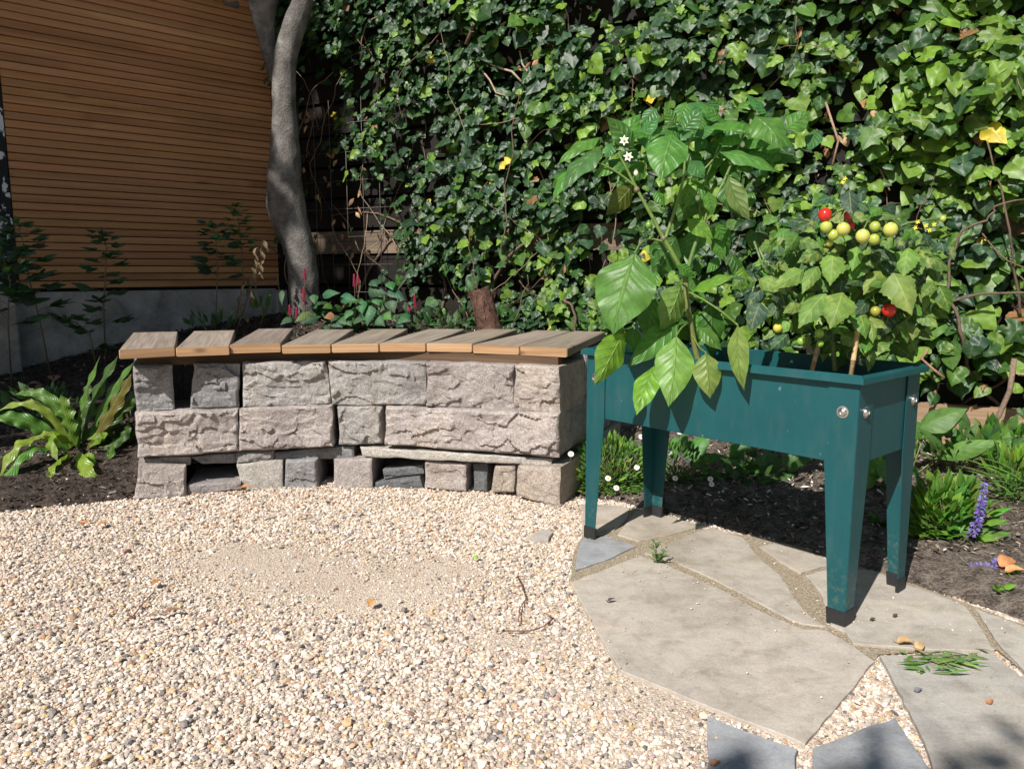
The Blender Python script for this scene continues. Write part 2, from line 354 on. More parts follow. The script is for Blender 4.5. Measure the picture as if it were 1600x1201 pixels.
# soil height field: linear radial basis through known spots
def _pt(px, py, z): p = G(px, py, z if z > .05 else 0.0); return (p.x, p.y, z)
soil_pts = [_pt(-250, 830, -.05), _pt(0, 822, -.05), _pt(110, 806, -.05), _pt(215, 795, -.06), _pt(0, 798, .014), _pt(110, 785, .018), _pt(203, 778, .012), _pt(-250, 800, .02),
    _pt(60, 700, .10), _pt(150, 690, .11), (-1.35, 3.25, .17), (-1.6, 3.6, .26), (-2.0, 3.6, .22),
    _pt(45, 577, .26), _pt(150, 555, .33), _pt(-150, 640, .2), (-2.2, 4.3, .34), (-1.25, 4.64, .50), (-1.576, 5.44, .52), (-0.9, 3.75, .44), (0, 3.85, .43), (-.5, 3.9, .45), (-.4, 4.7, .48), (.4, 3.7, .36), (.3, 4.3, .42),
    (-.6, 2.7, -.08), (0, 2.7, -.08), (-1.1, 2.7, -.08), (.3, 2.5, -.06), (-.9, 3.05, .05), (-.4, 3.15, .05), (0, 3.1, .05), (.3, 3.0, .03),
    _pt(905, 792, -.03), _pt(1010, 812, -.03), _pt(1085, 829, -.03), _pt(1165, 853, -.03), _pt(1300, 897, -.03), _pt(1380, 922, -.03), _pt(1512, 962, -.03), _pt(1600, 998, -.03), _pt(1800, 1060, -.03),
    _pt(905, 776, .012), _pt(1010, 792, .018), _pt(1085, 806, .02), _pt(1165, 826, .02), _pt(1300, 866, .02), _pt(1380, 890, .02), _pt(1512, 928, .02), _pt(1600, 962, .02), _pt(1800, 1010, .02),
    (.75, 2.9, .03), (1.0, 2.8, .03), (1.6, 2.5, .03), (.7, 3.5, .14), (1.2, 3.5, .06), (1.8, 3.2, .04), (2.2, 3.3, .04), (3.5, 2.5, .04), (1.0, 3.95, .12), (.6, 4.2, .28),
    _pt(900, 1000, -.06), _pt(1200, 1050, -.06), _pt(1500, 1150, -.06), _pt(600, 900, -.07), _pt(300, 950, -.07), (2.6, 1.2, -.05), (-2.5, 1.8, -.06), (-5, 4, .2), (-4, 2.4, .0), (4.5, 3.5, .04)]
_sp = np.array(soil_pts); _D = np.linalg.norm(_sp[:, None, :2]-_sp[None, :, :2], axis=2)
_wt = np.linalg.solve(_D+np.eye(len(_sp))*1e-6, _sp[:, 2]-0.1)
def soil_z(X, Y):
    X = np.asarray(X, float); Y = np.asarray(Y, float)
    d = np.sqrt((X[..., None]-_sp[:, 0])**2+(Y[..., None]-_sp[:, 1])**2)
    return d@_wt+0.1
def soil1(X, Y): return float(soil_z(np.array([X]), np.array([Y]))[0])

# ------------------------------------------------------------------ ground sheets
a = Acc(); a.add([(-40, -40, 0), (40, -40, 0), (40, 40, 0), (-40, 40, 0)], [(0, 1, 2, 3)])
tag(a.build('gravel_ground', M['gravel'], smooth=False), kind='structure')

def build_soil():
    xs = np.arange(-5.0, 4.6, 0.03); ys = np.arange(1.3, 6.6, 0.03)
    XX, YY = np.meshgrid(xs, ys); ZZ = soil_z(XX, YY)
    nz = np.zeros_like(ZZ)
    for i in range(ZZ.shape[0]):
        for j in range(ZZ.shape[1]):
            if ZZ[i, j] > -0.06:
                p = Vector((XX[i, j], YY[i, j], 0))
                nz[i, j] = mnoise.fractal(p*9, 0.8, 2.0, 4)*0.012+mnoise.noise(p*30)*0.006
    ZZ = ZZ+nz
    V = np.stack([XX, YY, ZZ], -1).reshape(-1, 3); nx = len(xs)
    keep = ZZ > -0.045
    F = []
    for i in range(len(ys)-1):
        for j in range(nx-1):
            if keep[i, j] or keep[i+1, j+1] or keep[i, j+1] or keep[i+1, j]:
                F.append((i*nx+j, i*nx+j+1, (i+1)*nx+j+1, (i+1)*nx+j))
    a = Acc(); a.v = [tuple(r) for r in V]; a.f = F; a.c = [(1, 1, 1)]*len(V); a.uv = [(0, 0)]*len(V)
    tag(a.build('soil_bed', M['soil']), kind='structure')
build_soil()

# ------------------------------------------------------------------ flagstones
def z7(l): return [(880+.45*x, 520+.45*y) for x, y in l]
def z8(l): return [(860+.4625*x, 780+.4625*y) for x, y in l]
GREY = (0.43, 0.385, 0.33); BLUE = (0.30, 0.31, 0.325)
slabs = [
 ('large pale grey flagstone, the biggest one, in the middle of the paving', GREY, z8([(65, 277), (300, 187), (392, 217), (520, 274), (618, 323), (690, 362), (758, 397), (850, 433), (935, 440), (1000, 478), (1100, 545), (862, 828), (700, 765), (545, 703), (390, 642), (236, 578), (152, 440)])),
 ('pale flagstone with a small weed at its corner, between the planter legs', (0.42, 0.38, 0.325), z8([(312, 181), (392, 150), (490, 108), (545, 93), (650, 126), (698, 182), (785, 262), (828, 332), (876, 388), (934, 428), (850, 420), (764, 382), (698, 347), (624, 306), (522, 256), (406, 203)])),
 ('small flagstone behind the front left planter leg, crossed by its shadow', (0.42, 0.37, 0.31), z7([(60, 592), (150, 596), (232, 606), (228, 640), (178, 686), (118, 702), (64, 704)])),
 ('sandy flagstone in front of the dark planter leg at the back', (0.42, 0.37, 0.305), z7([(245, 622), (292, 612), (400, 646), (488, 668), (380, 700), (262, 723), (186, 700)])),
 ('small blue grey slate flagstone at the foot of the planter', BLUE, z7([(42, 768), (62, 716), (150, 704), (258, 741), (150, 790), (42, 826)])),
 ('small triangular flagstone against the soil under the planter', (0.40, 0.355, 0.30), z7([(678, 741), (730, 730), (830, 758), (925, 787), (924, 806), (826, 836), (745, 792)])),
 ('pale flagstone that carries the front right planter leg', (0.44, 0.40, 0.345), z8([(856, 256), (940, 236), (1085, 240), (1215, 291), (1330, 331), (1408, 362), (1455, 430), (1508, 512), (1330, 514), (1110, 497), (1024, 488), (990, 448), (942, 424), (932, 375), (896, 300)])),
 ('pale flagstone against the soil at the right edge', (0.41, 0.38, 0.335), z8([(1432, 368), (1500, 392), (1610, 436), (1900, 560), (1900, 830), (1606, 590), (1512, 497)])),
 ('grey flagstone at the lower right with a pulled weed lying on it', (0.39, 0.365, 0.33), z8([(1108, 527), (1330, 522), (1500, 521), (1600, 606), (1800, 800), (1800, 1300), (1420, 1300), (1290, 912), (1240, 790), (1190, 688)])),
 ('blue grey flagstone at the bottom left of the paving', BLUE, z8([(526, 732), (600, 760), (700, 796), (838, 846), (834, 872), (834, 1250), (516, 1250), (520, 910)])),
 ('blue grey pointed flagstone at the bottom, partly in leaf shadow', BLUE, z8([(882, 842), (1020, 790), (1166, 737), (1220, 812), (1274, 905), (1360, 1250), (876, 1250)])),
 ('tiny grey flat stone sunk in gravel beside the bench', (0.4, 0.37, 0.34), [(826, 838), (848, 827), (866, 832), (858, 845), (834, 846)]),
]
SLABPOLY = []
def build_slab(label, col, px):
    P = [G(x, y, 0.008) for x, y in px]; Q = []
    for i in range(len(P)):
        p, q = P[i], P[(i+1) % len(P)]; L = (q-p).length; n = max(1, int(L/0.022)); d = (q-p).normalized(); o = Vector((d.y, -d.x, 0))
        for k in range(n):
            t = k/n; x = p.lerp(q, t)
            Q.append(x+o*(mnoise.noise(x*45)*0.003+mnoise.noise(x*14)*0.004+mnoise.noise(x*120)*.0015))
    SLABPOLY.append([(v.x, v.y) for v in P])
    ar = sum(Q[i].x*Q[(i+1) % len(Q)].y-Q[(i+1) % len(Q)].x*Q[i].y for i in range(len(Q)))
    if ar < 0: Q = Q[::-1]
    dz = .0004*len(SLABPOLY); n = len(Q); R_ = []
    for i in range(n):
        t = (Q[(i+1) % n]-Q[i-1]).normalized(); R_.append(Q[i]+Vector((-t.y, t.x, 0))*.0028)
    Q = R_
    bm = bmesh.new(); n = len(Q)
    r0 = [bm.verts.new((v.x, v.y, -0.02)) for v in Q]; r1 = [bm.verts.new((v.x, v.y, 0.0062+dz)) for v in Q]
    r2 = []
    for i, v in enumerate(Q):
        t = (Q[(i+1) % n]-Q[i-1]).normalized(); inn = Vector((-t.y, t.x, 0)); k = 0.0014+0.0008*mnoise.noise(v*25)
        r2.append(bm.verts.new((v.x+inn.x*k, v.y+inn.y*k, 0.0072+dz)))
    for i in range(n):
        j = (i+1) % n; bm.faces.new((r0[i], r0[j], r1[j], r1[i])); bm.faces.new((r1[i], r1[j], r2[j], r2[i]))
    f = bm.faces.new(r2); bmesh.ops.triangulate(bm, faces=[f])
    me = bpy.data.meshes.new('flagstone'); bm.to_mesh(me); bm.free()
    at = me.color_attributes.new('Col', 'FLOAT_COLOR', 'POINT'); k = random.uniform(.94, 1.06)
    at.data.foreach_set('color', np.tile(np.array([col[0]*k, col[1]*k, col[2]*k, 1], np.float32), len(me.vertices)))
    me.materials.append(M['slab'])
    o = link('flagstone', me); tag(o, label, 'flagstone', 'irregular flagstones set in the gravel')
for s in slabs: build_slab(*s)
def in_slabs(X, Y):
    r = np.zeros(len(X), bool)
    for poly in SLABPOLY:
        c = np.zeros(len(X), bool); n = len(poly)
        for i in range(n):
            x1, y1 = poly[i]; x2, y2 = poly[(i+1) % n]
            cond = ((y1 > Y) != (y2 > Y)); xi = (x2-x1)*(Y-y1)/((y2-y1) if y2 != y1 else 1e-9)+x1
            c ^= cond & (X < xi)
        r |= c
    return r

# grit filling the joints of the paving
PAVE = [G(*q) for q in z8([(105, 20), (320, 40), (490, 100), (660, 125), (945, 185), (1085, 235), (1215, 288), (1410, 358), (1600, 430), (1600, 590), (1510, 515), (1330, 517), (1110, 530), (1097, 548), (862, 824), (700, 762), (545, 699), (390, 638), (240, 574), (155, 438), (68, 279), (72, 225), (80, 180), (110, 120)])]
a = Acc(); a.add([Vector((p.x, p.y, .0046)) for p in PAVE], [tuple(range(len(PAVE)))]); 
def mat_joint():
    b = NB('joint_sand'); v = b.coord('Object'); f = b.noise(v, 190, 4, 0.75); gr = b.n('ShaderNodeTexVoronoi', Scale=330.0); b.t.links.new(v, gr.inputs['Vector'])
    c = b.mix(.5, b.ramp(f, [(.3, (.17, .13, .085)), (.5, (.34, .275, .19)), (.7, (.5, .42, .31))]), b.ramp(b.n('ShaderNodeSeparateColor', Color=gr.outputs['Color']).outputs[0], [(0, (.15, .115, .075)), (.6, (.36, .3, .21)), (1, (.6, .52, .42))]))
    b.bump(b.math('SUBTRACT', f, gr.outputs['Distance']), .7, .004); return b.fin(c, .9, .2)
tag(a.build('joint_sand', mat_joint(), smooth=False), kind='structure')
# ------------------------------------------------------------------ gravel: pebbles nobody could count
def ico(sub):
    bm = bmesh.new(); bmesh.ops.create_icosphere(bm, subdivisions=sub, radius=1.0)
    v = np.array([x.co[:] for x in bm.verts]); f = np.array([[q.index for q in t.verts] for t in bm.faces]); bm.free(); return v, f
PEBCOL = np.array([(.80, .74, .65), (.70, .62, .51), (.62, .53, .42), (.86, .82, .76), (.55, .49, .43), (.40, .37, .34), (.22, .215, .215), (.12, .12, .125), (.55, .36, .22), (.66, .50, .28), (.38, .24, .18), (.50, .42, .38)])
PEBCOL = (PEBCOL*.92+PEBCOL.mean(0)*.08)*np.array([.9, .85, .82])
PEBW = np.array([.20, .18, .12, .12, .10, .08, .04, .02, .035, .04, .02, .045]); PEBW /= PEBW.sum()
sandspots = [(380, 860, .14, .025), (560, 945, .1, .02), (690, 890, .1, .025), (800, 1000, .08, .03), (500, 905, 0.34, 0.07), (1040, 1085, 0.13, 0.05), (985, 1005, .10, .04), (395, 880, .16, .03), (620, 925, .12, .03)]
def pebbles(name, y0, y1, sp, sub, rmin, rmax, seed, lift=0.0, thin=1.0):
    r = np.random.default_rng(seed)
    xs = np.arange(-3.4, 2.9, sp); ys = np.arange(y0, y1, sp)
    X, Y = np.meshgrid(xs, ys); X = (X+r.uniform(-.55, .55, X.shape)*sp).ravel(); Y = (Y+r.uniform(-.55, .55, Y.shape)*sp).ravel()
    P = np.stack([X, Y, np.zeros_like(X)], 1); px, py = proj(P)
    k = (px > -160) & (px < 1750) & (py < 1330)
    px, X, Y = px[k], X[k], Y[k]
    k = (Y < np.polyval(_bc, np.clip(px, 212, 900))+0.12) & (soil_z(X, Y) < 0.004)
    X, Y = X[k], Y[k]
    R = rmin+(rmax-rmin)*r.beta(1.6, 3.0, len(X))
    k = ~in_slabs(X, Y)
    X, Y, R = X[k], Y[k], R[k]
    for (sx, sy, rx, ry) in sandspots:
        c = G(sx, sy); d = np.sqrt(((X-c.x)/rx)**2+((Y-c.y)/(ry*2.6))**2)+r.normal(0, .4, len(X))
        q = np.clip((d-.35)/1.1, 0, 1); kk = r.random(len(X)) < .3+.7*q; X, Y, R = X[kk], Y[kk], (R*(.5+.5*q))[kk]
    # narrow joints between the slabs only hold fine grit
    if thin < 1: kk = r.random(len(X)) < thin; X, Y, R = X[kk], Y[kk], R[kk]
    pv = np.zeros(len(X), bool); pg = [(p.x, p.y) for p in PAVE]
    for i in range(len(pg)):
        x1, y1 = pg[i]; x2, y2 = pg[(i+1) % len(pg)]; pv ^= ((y1 > Y) != (y2 > Y)) & (X < (x2-x1)*(Y-y1)/((y2-y1) or 1e-9)+x1)
    kk = ~pv | (r.random(len(X)) < .3); X, Y, R, pv = X[kk], Y[kk], R[kk], pv[kk]; R = np.where(pv, np.minimum(R*.6, .0035), R)
    e = 0.013; near = in_slabs(X+e, Y) | in_slabs(X-e, Y) | in_slabs(X, Y+e) | in_slabs(X, Y-e)
    R = np.where(near, np.minimum(R, 0.0042), R)
    n = len(X); v, f = ico(sub)
    S = np.stack([R*r.uniform(.8, 1.35, n), R*r.uniform(.75, 1.1, n), R*r.uniform(.45, .75, n)], 1)
    Z = S[:, 2]*r.uniform(.25, .8, n)+lift*r.random(n)
    tv = np.repeat(v[None], n, 0)*(1+r.normal(0, .14, (n, len(v), 1)))
    N = np.stack([r.normal(0, .35, n), r.normal(0, .35, n), np.ones(n)], 1); T = r.normal(0, 1, (n, 3))
    col = PEBCOL[r.choice(len(PEBCOL), n, p=PEBW)]*r.uniform(.82, 1.12, (n, 1))
    o = link(name, cloud_mesh(name, tv, f, np.stack([X, Y, Z], 1), N, T, S, np.clip(col, 0, .9), M['pebble'], smooth=False))
    return tag(o, 'loose mixed cream, grey and tan pebbles covering the yard', 'gravel', kind='stuff')
pebbles('gravel', 0.95, 1.7, 0.0082, 2, 0.0028, 0.0068, 1)
pebbles('gravel', 1.7, 3.2, 0.0086, 1, 0.0030, 0.0068, 2)
pebbles('gravel', 0.95, 3.1, 0.026, 1, 0.0034, 0.0105, 3, lift=0.005)
pebbles('gravel_grit', 1.0, 2.9, 0.0075, 1, 0.0013, 0.0030, 4, thin=0.9)
def slab_grit():
    r = np.random.default_rng(5); n = 9000
    X = r.uniform(.1, 2.3, n); Y = r.uniform(1.05, 2.6, n); k = in_slabs(X, Y)
    den = np.array([mnoise.noise(Vector((x*3.2, y*3.2, 4))) for x, y in zip(X, Y)])
    k &= r.random(n) < np.clip(.06+den*.5, .015, .5)
    X, Y = X[k], Y[k]; n = len(X); v, f = ico(1); R = .0009+.0045*r.beta(1, 5, n)
    N = np.stack([r.normal(0, .2, n), r.normal(0, .2, n), np.ones(n)], 1)
    col = PEBCOL[r.choice(len(PEBCOL), n, p=PEBW)]*r.uniform(.7, 1.1, (n, 1))
    o = link('stray_gravel', cloud_mesh('stray_gravel', v, f, np.stack([X, Y, .0095+R*.5], 1), N, r.normal(0, 1, (n, 3)), np.stack([R, R, R*.7], 1), col, M['pebble']))
    tag(o, 'stray pebbles and grit scattered over the flagstones', 'gravel', kind='stuff')
slab_grit()
def mulch():
    r = np.random.default_rng(6)
    n = 60000; X = r.uniform(-3.6, 3.4, n); Y = r.uniform(2.0, 5.6, n); Z = soil_z(X, Y)
    P = np.stack([X, Y, Z], 1); px, py = proj(P)
    k = (Z > .004) & (px > -120) & (px < 1720) & (py > 440) & (py < 1010) & ~((px > 212) & (px < 890) & (Y < np.polyval(_bc, px)+.25))
    P = P[k]; n = len(P)
    q = [(-.5, 0, 0), (-.2, .28, .1), (.3, .22, .06), (.5, 0, -.04), (.2, -.26, .08), (-.3, -.2, .02)]
    f = [(0, 2, 1), (0, 3, 2), (0, 4, 3), (0, 5, 4)]
    N = np.stack([r.normal(0, .45, n), r.normal(0, .45, n), np.ones(n)], 1)
    pal = np.array([(.035, .026, .02), (.07, .05, .037), (.13, .095, .07), (.22, .165, .12), (.36, .28, .21), (.65, .6, .52)])
    left_tone = np.clip((P[:, 0]*.25+.5-.3)/.32, 0, 1)*.6+.4  # chips get darker towards the left, like the soil
    col = left_tone[:, None]*pal[r.choice(6, n, p=[.17, .22, .22, .19, .12, .08])]
    S = (.006+.022*r.beta(1.2, 4, n)); S3 = np.stack([S*1.6, S, S], 1)
    P[:, 2] += .004+r.random(n)*.006
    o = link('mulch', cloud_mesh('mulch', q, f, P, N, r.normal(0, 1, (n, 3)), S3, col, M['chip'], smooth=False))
    tag(o, 'dark bark mulch chips and crumbs on the soil', 'mulch', kind='stuff')
    # spilled pebbles near the edge of the bed
    n = 5200; X = r.uniform(-2.6, 3.0, n); Y = r.uniform(1.6, 3.3, n); Z = soil_z(X, Y); k = (Z > .0) & (r.random(n) < np.exp(-(Z-.0)/.006)*.3+.035)
    X, Y, Z = X[k], Y[k], Z[k]; n = len(X); v, fi = ico(1); R = .002+.005*r.beta(1.3, 3, n)
    N = np.stack([r.normal(0, .2, n), r.normal(0, .2, n), np.ones(n)], 1)
    col = PEBCOL[r.choice(len(PEBCOL), n, p=PEBW)]*r.uniform(.6, 1.0, (n, 1))
    o = link('spilled_gravel', cloud_mesh('spilled_gravel', v, fi, np.stack([X, Y, Z+R*.6+.006], 1), N, r.normal(0, 1, (n, 3)), np.stack([R, R, R*.7], 1), col, M['pebble']))
    tag(o, 'pale pebbles spilled onto the edge of the soil bed', 'gravel', kind='stuff')
mulch()

# ------------------------------------------------------------------ stone bench
bench = thing('stone_bench', (-.3, 3.0, 0), 'curved dry stone bench with a slatted wooden seat', 'bench')
def z3(l): return [(180+.2831*x, 480+.2831*y) for x, y in l]
def z4(l): return [(560+.2831*x, 480+.2831*y) for x, y in l]
def stone(quad, dy=0.0, depth=0.24, col=(.4, .36, .34), rough=1.0, seed=0, flat=False, side=None, name='stone_block', label=None, vdir=None):
    """rough split block: front face through the four photo corners on the bench curve, sides run back"""
    P = []
    for (x, y) in quad: P.append(AY(x, y, bench_Y(x)+dy))
    tl, tr, br, bl = P
    ex = (tr+br-tl-bl); ex.z = 0; ex.normalize(); nrm = Vector((ex.y, -ex.x, 0)); 
    if nrm.y > 0: nrm = -nrm
    back = vdir if vdir is not None else -nrm
    Wd = (tr-tl).length; Hd = (bl-tl).length
    nu = max(6, int(Wd/0.0042)); nv = max(5, int(Hd/0.0042)); nd = 6
    rr = random.Random(seed*7+3); off = Vector((rr.uniform(0, 50), rr.uniform(0, 50), rr.uniform(0, 50)))
    amp = (0.0075 if not flat else 0.003)*rough
    idx = {}; V = []; F = []
    def disp(p, e):
        q = (p+off)
        d = mnoise.fractal(Vector((q.x*5, q.y*5, q.z*9)), 0.9, 2.1, 5)*amp*0.8
        t = mnoise.noise(Vector((q.x*4, q.y*4, q.z*11)))+0.28*mnoise.noise(Vector((q.x*14, q.y*14, q.z*26)))+.12*mnoise.noise(q*45)
        for lv, am in ((-0.3, .5), (0.15, 1.1), (0.55, .6)):
            d += amp*am*max(0, min(1, (t-lv)/0.025))
        wq = q+mnoise.noise_vector(q*11)*.018+mnoise.noise_vector(q*40)*.004
        for s_, tl_, hh in ((6.0, .17, .14), (15.0, .2, .11)):
            vq = Vector((wq.x*s_, wq.y*s_, wq.z*s_*1.35)); c_ = mnoise.voronoi(vq)[1][0]; hv = mnoise.cell_vector(c_*9.7); d += ((vq-c_).dot(hv-Vector((.5, .5, .5)))*2*tl_/s_*.42+(hv.x+hv.y-1)*hh*.006)*min(1.3, amp/.0075)
        d += mnoise.noise(q*70)*amp*0.13+mnoise.noise(q*150)*amp*.07
        return d
    for j in range(nv+1):
        for i in range(nu+1):
            u, v = i/nu, j/nv
            p = tl.lerp(tr, u).lerp(bl.lerp(br, u), v)
            # wavering outline
            eu = min(u, 1-u)*Wd; ev = min(v, 1-v)*Hd; e = min(eu, ev)
            p = p + ex*(mnoise.noise(Vector((seed*3.1+(0 if u < .5 else 9), v*Hd*22, .3)))*0.005*max(0, 1-eu/.03)) + UP*(mnoise.noise(Vector((u*Wd*14, seed*1.7+(0 if v < .5 else 9), .7)))*0.0035*max(0, 1-ev/.03))
            edge = min(1.0, e/0.008)
            d = disp(p, e)*(0.35+0.65*edge) - (1-edge)**2*0.003
            idx[(i, j)] = len(V); V.append(p+nrm*d)
    for j in range(nv):
        for i in range(nu):
            F.append((idx[i, j], idx[i, j+1], idx[i+1, j+1], idx[i+1, j]))
    border = [(i, 0) for i in range(nu)]+[(nu, j) for j in range(nv)]+[(i, nv) for i in range(nu, 0, -1)]+[(0, j) for j in range(nv, 0, -1)]
    prev = [idx[b] for b in border]
    base = [V[k] for k in prev]
    for s in range(1, nd+1):
        cur = []
        for b, p in zip(border, base):
            t = (s/nd)**1.5*depth
            q = p+back*t
            q = q+Vector((mnoise.noise((q+off)*16), mnoise.noise((q+off)*16+Vector((7, 0, 0))), mnoise.noise((q+off)*16+Vector((0, 7, 0)))))*0.0035
            cur.append(len(V)); V.append(q)
        m = len(prev)
        for k in range(m): F.append((prev[k], prev[(k+1) % m], cur[(k+1) % m], cur[k]))
        prev = cur
    F.append(tuple(prev))
    a = Acc(); k = rr.uniform(.93, 1.07); a.add(V, F, (col[0]*k, col[1]*k, col[2]*k))
    o = a.build(name, M['stone'], bench, smooth=True, angle=38)
    if label: o['label'] = label
    return o
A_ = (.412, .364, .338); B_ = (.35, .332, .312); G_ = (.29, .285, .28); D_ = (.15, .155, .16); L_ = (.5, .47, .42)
TOPS = [
 (z3([(97, 322), (315, 318), (330, 572), (118, 580)]), G_), (z3([(435, 310), (690, 316), (680, 549), (412, 566)]), G_),
 (z3([(703, 303), (1165, 294), (1194, 536), (708, 551)]), B_), ([(511.5, 563.5), (665, 565.5), (666.6, 633), (519, 632.2)], B_),
 (z4([(379, 302), (856, 316), (853, 573), (380, 548)]), A_), (z4([(868, 317), (1108, 327), (1112, 584), (857, 575)]), (.43, .375, .335))]
for i, (q, c) in enumerate(TOPS): stone(q, .018 if i != 5 else .008, .25, c, 1.15, seed=i+1, vdir=None if i != 5 else Vector((.42, .9, 0)).normalized())
MIDS = [(z3([(108, 582), (680, 558), (681, 794), (127, 830)]), A_), (z3([(683, 557), (1199, 541), (1204, 769), (683, 793)]), A_),
 ([(528.2, 634.8), (597.4, 634), (596.8, 692.6), (529.6, 695)], B_), (z4([(151, 546), (1111, 585), (1110, 829), (151, 756)]), A_)]
for i, (q, c) in enumerate(MIDS): stone(q, -.002 if i != 2 else .01, .27, c, 1.25, seed=i+11)
THIN = [(z3([(160, 833), (412, 822), (412, 872), (175, 884)]), .02, B_), (z3([(415, 828), (667, 802), (667, 858), (478, 864)]), .025, G_),
 (z3([(670, 797), (876, 788), (872, 842), (672, 862)]), .02, B_), (z3([(872, 800), (1320, 766), (1321, 834), (872, 842)]), .035, G_)]
for i, (q, dy, c) in enumerate(THIN): stone(q, dy, .22, c, .6, seed=i+21, name='levelling_slab')
stone([(562, 697.5), (700, 707), (861, 717), (861, 727.5), (700, 720.5), (575, 712.5)][0:1]+[(861, 717), (861, 727.5), (566, 712.8)], .012, .24, L_, .4, seed=31, flat=True, name='levelling_slab', label='long pale levelling slab under the right half')
BOT = [(z3([(128, 868), (390, 873), (396, 1050), (105, 1062)]), -.02, A_, 1.0), (z3([(405, 982), (560, 970), (692, 960), (690, 1002), (400, 1040)][0:1]+[(692, 962), (690, 1004), (400, 1040)]), -.02, (.36, .33, .32), .6),
 (z3([(668, 868), (920, 842), (926, 1002), (705, 1022)]), 0, L_, .5), (z3([(938, 842), (1113, 830), (1121, 1002), (938, 1006)]), .005, G_, .8),
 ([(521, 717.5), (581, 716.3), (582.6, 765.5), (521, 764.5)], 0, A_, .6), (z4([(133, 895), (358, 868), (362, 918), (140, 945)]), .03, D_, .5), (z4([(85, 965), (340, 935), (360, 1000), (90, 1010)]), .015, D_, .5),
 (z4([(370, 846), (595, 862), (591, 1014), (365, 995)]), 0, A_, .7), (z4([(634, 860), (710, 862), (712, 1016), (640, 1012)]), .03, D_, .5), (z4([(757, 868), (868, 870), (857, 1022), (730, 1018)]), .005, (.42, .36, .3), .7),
 (z4([(878, 872), (1115, 882), (1111, 1110), (870, 1036)]), -.03, (.47, .4, .34), .6)]
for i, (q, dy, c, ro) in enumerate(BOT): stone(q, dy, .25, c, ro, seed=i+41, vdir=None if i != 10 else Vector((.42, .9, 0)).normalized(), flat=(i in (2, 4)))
# return of the wall at its right end, running back
def side_stone(x0, z0, z1, d0, d1, col, seed):
    o0 = AY(x0, 700, bench_Y(878)-.0); o0.z = 0; dirn = Vector((.42, .9, 0)).normalized()
    e = Vector((dirn.y, -dirn.x, 0))
    a = Acc(); nu, nv = 28, 16; V = []; F = []
    for j in range(nv+1):
        for i in range(nu+1):
            t = d0+(d1-d0)*i/nu; z = z0+(z1-z0)*j/nv; p = o0+dirn*t+UP*z
            ed = min(1, min(min(i, nu-i)/nu*(d1-d0), min(j, nv-j)/nv*(z1-z0))/.012)
            V.append(p+e*(mnoise.fractal((p+Vector((seed, 3, 1)))*9, .9, 2.1, 4)*.012-(1-ed)**2*.008))
    n0 = nu+1
    for j in range(nv):
        for i in range(nu): F.append((j*n0+i, j*n0+i+1, (j+1)*n0+i+1, (j+1)*n0+i))
    ring = [i for i in range(nu)]+[j*n0+nu for j in range(nv)]+[nv*n0+i for i in range(nu, 0, -1)]+[j*n0 for j in range(nv, 0, -1)]
    b0 = len(V)
    for k in ring: V.append(V[k]-e*.2)
    m = len(ring)
    for k in range(m): F.append((ring[(k+1) % m], ring[k], b0+k, b0+(k+1) % m))
    F.append(tuple(range(b0, b0+m)))
    a.add(V, F, col); return a.build('stone_block', M['stone'], bench, angle=38)
side_stone(872, .345, .50, .27, .72, G_, 1); side_stone(872, .17, .34, .09, .60, G_, 2); side_stone(872, 0, .165, .30, .75, B_, 3)

def dark_gap_wall():  # dark wall added behind the stones so the gaps between them look shaded
    a = Acc(); pts = [AY(px, 700, bench_Y(px)+.24) for px in np.linspace(225, 868, 20)]
    for p in pts: p.z = 0
    for i in range(len(pts)-1):
        t = pts[i+1]-pts[i]; b = Vector((-t.y, t.x, 0)).normalized()*.15; a.box(pts[i], t*.97, b, UP*(.45+.02*math.sin(i*2.3)), (.16, .15, .145))
    a.build('added_gap_backing', M['stone'], bench, smooth=False)
dark_gap_wall()
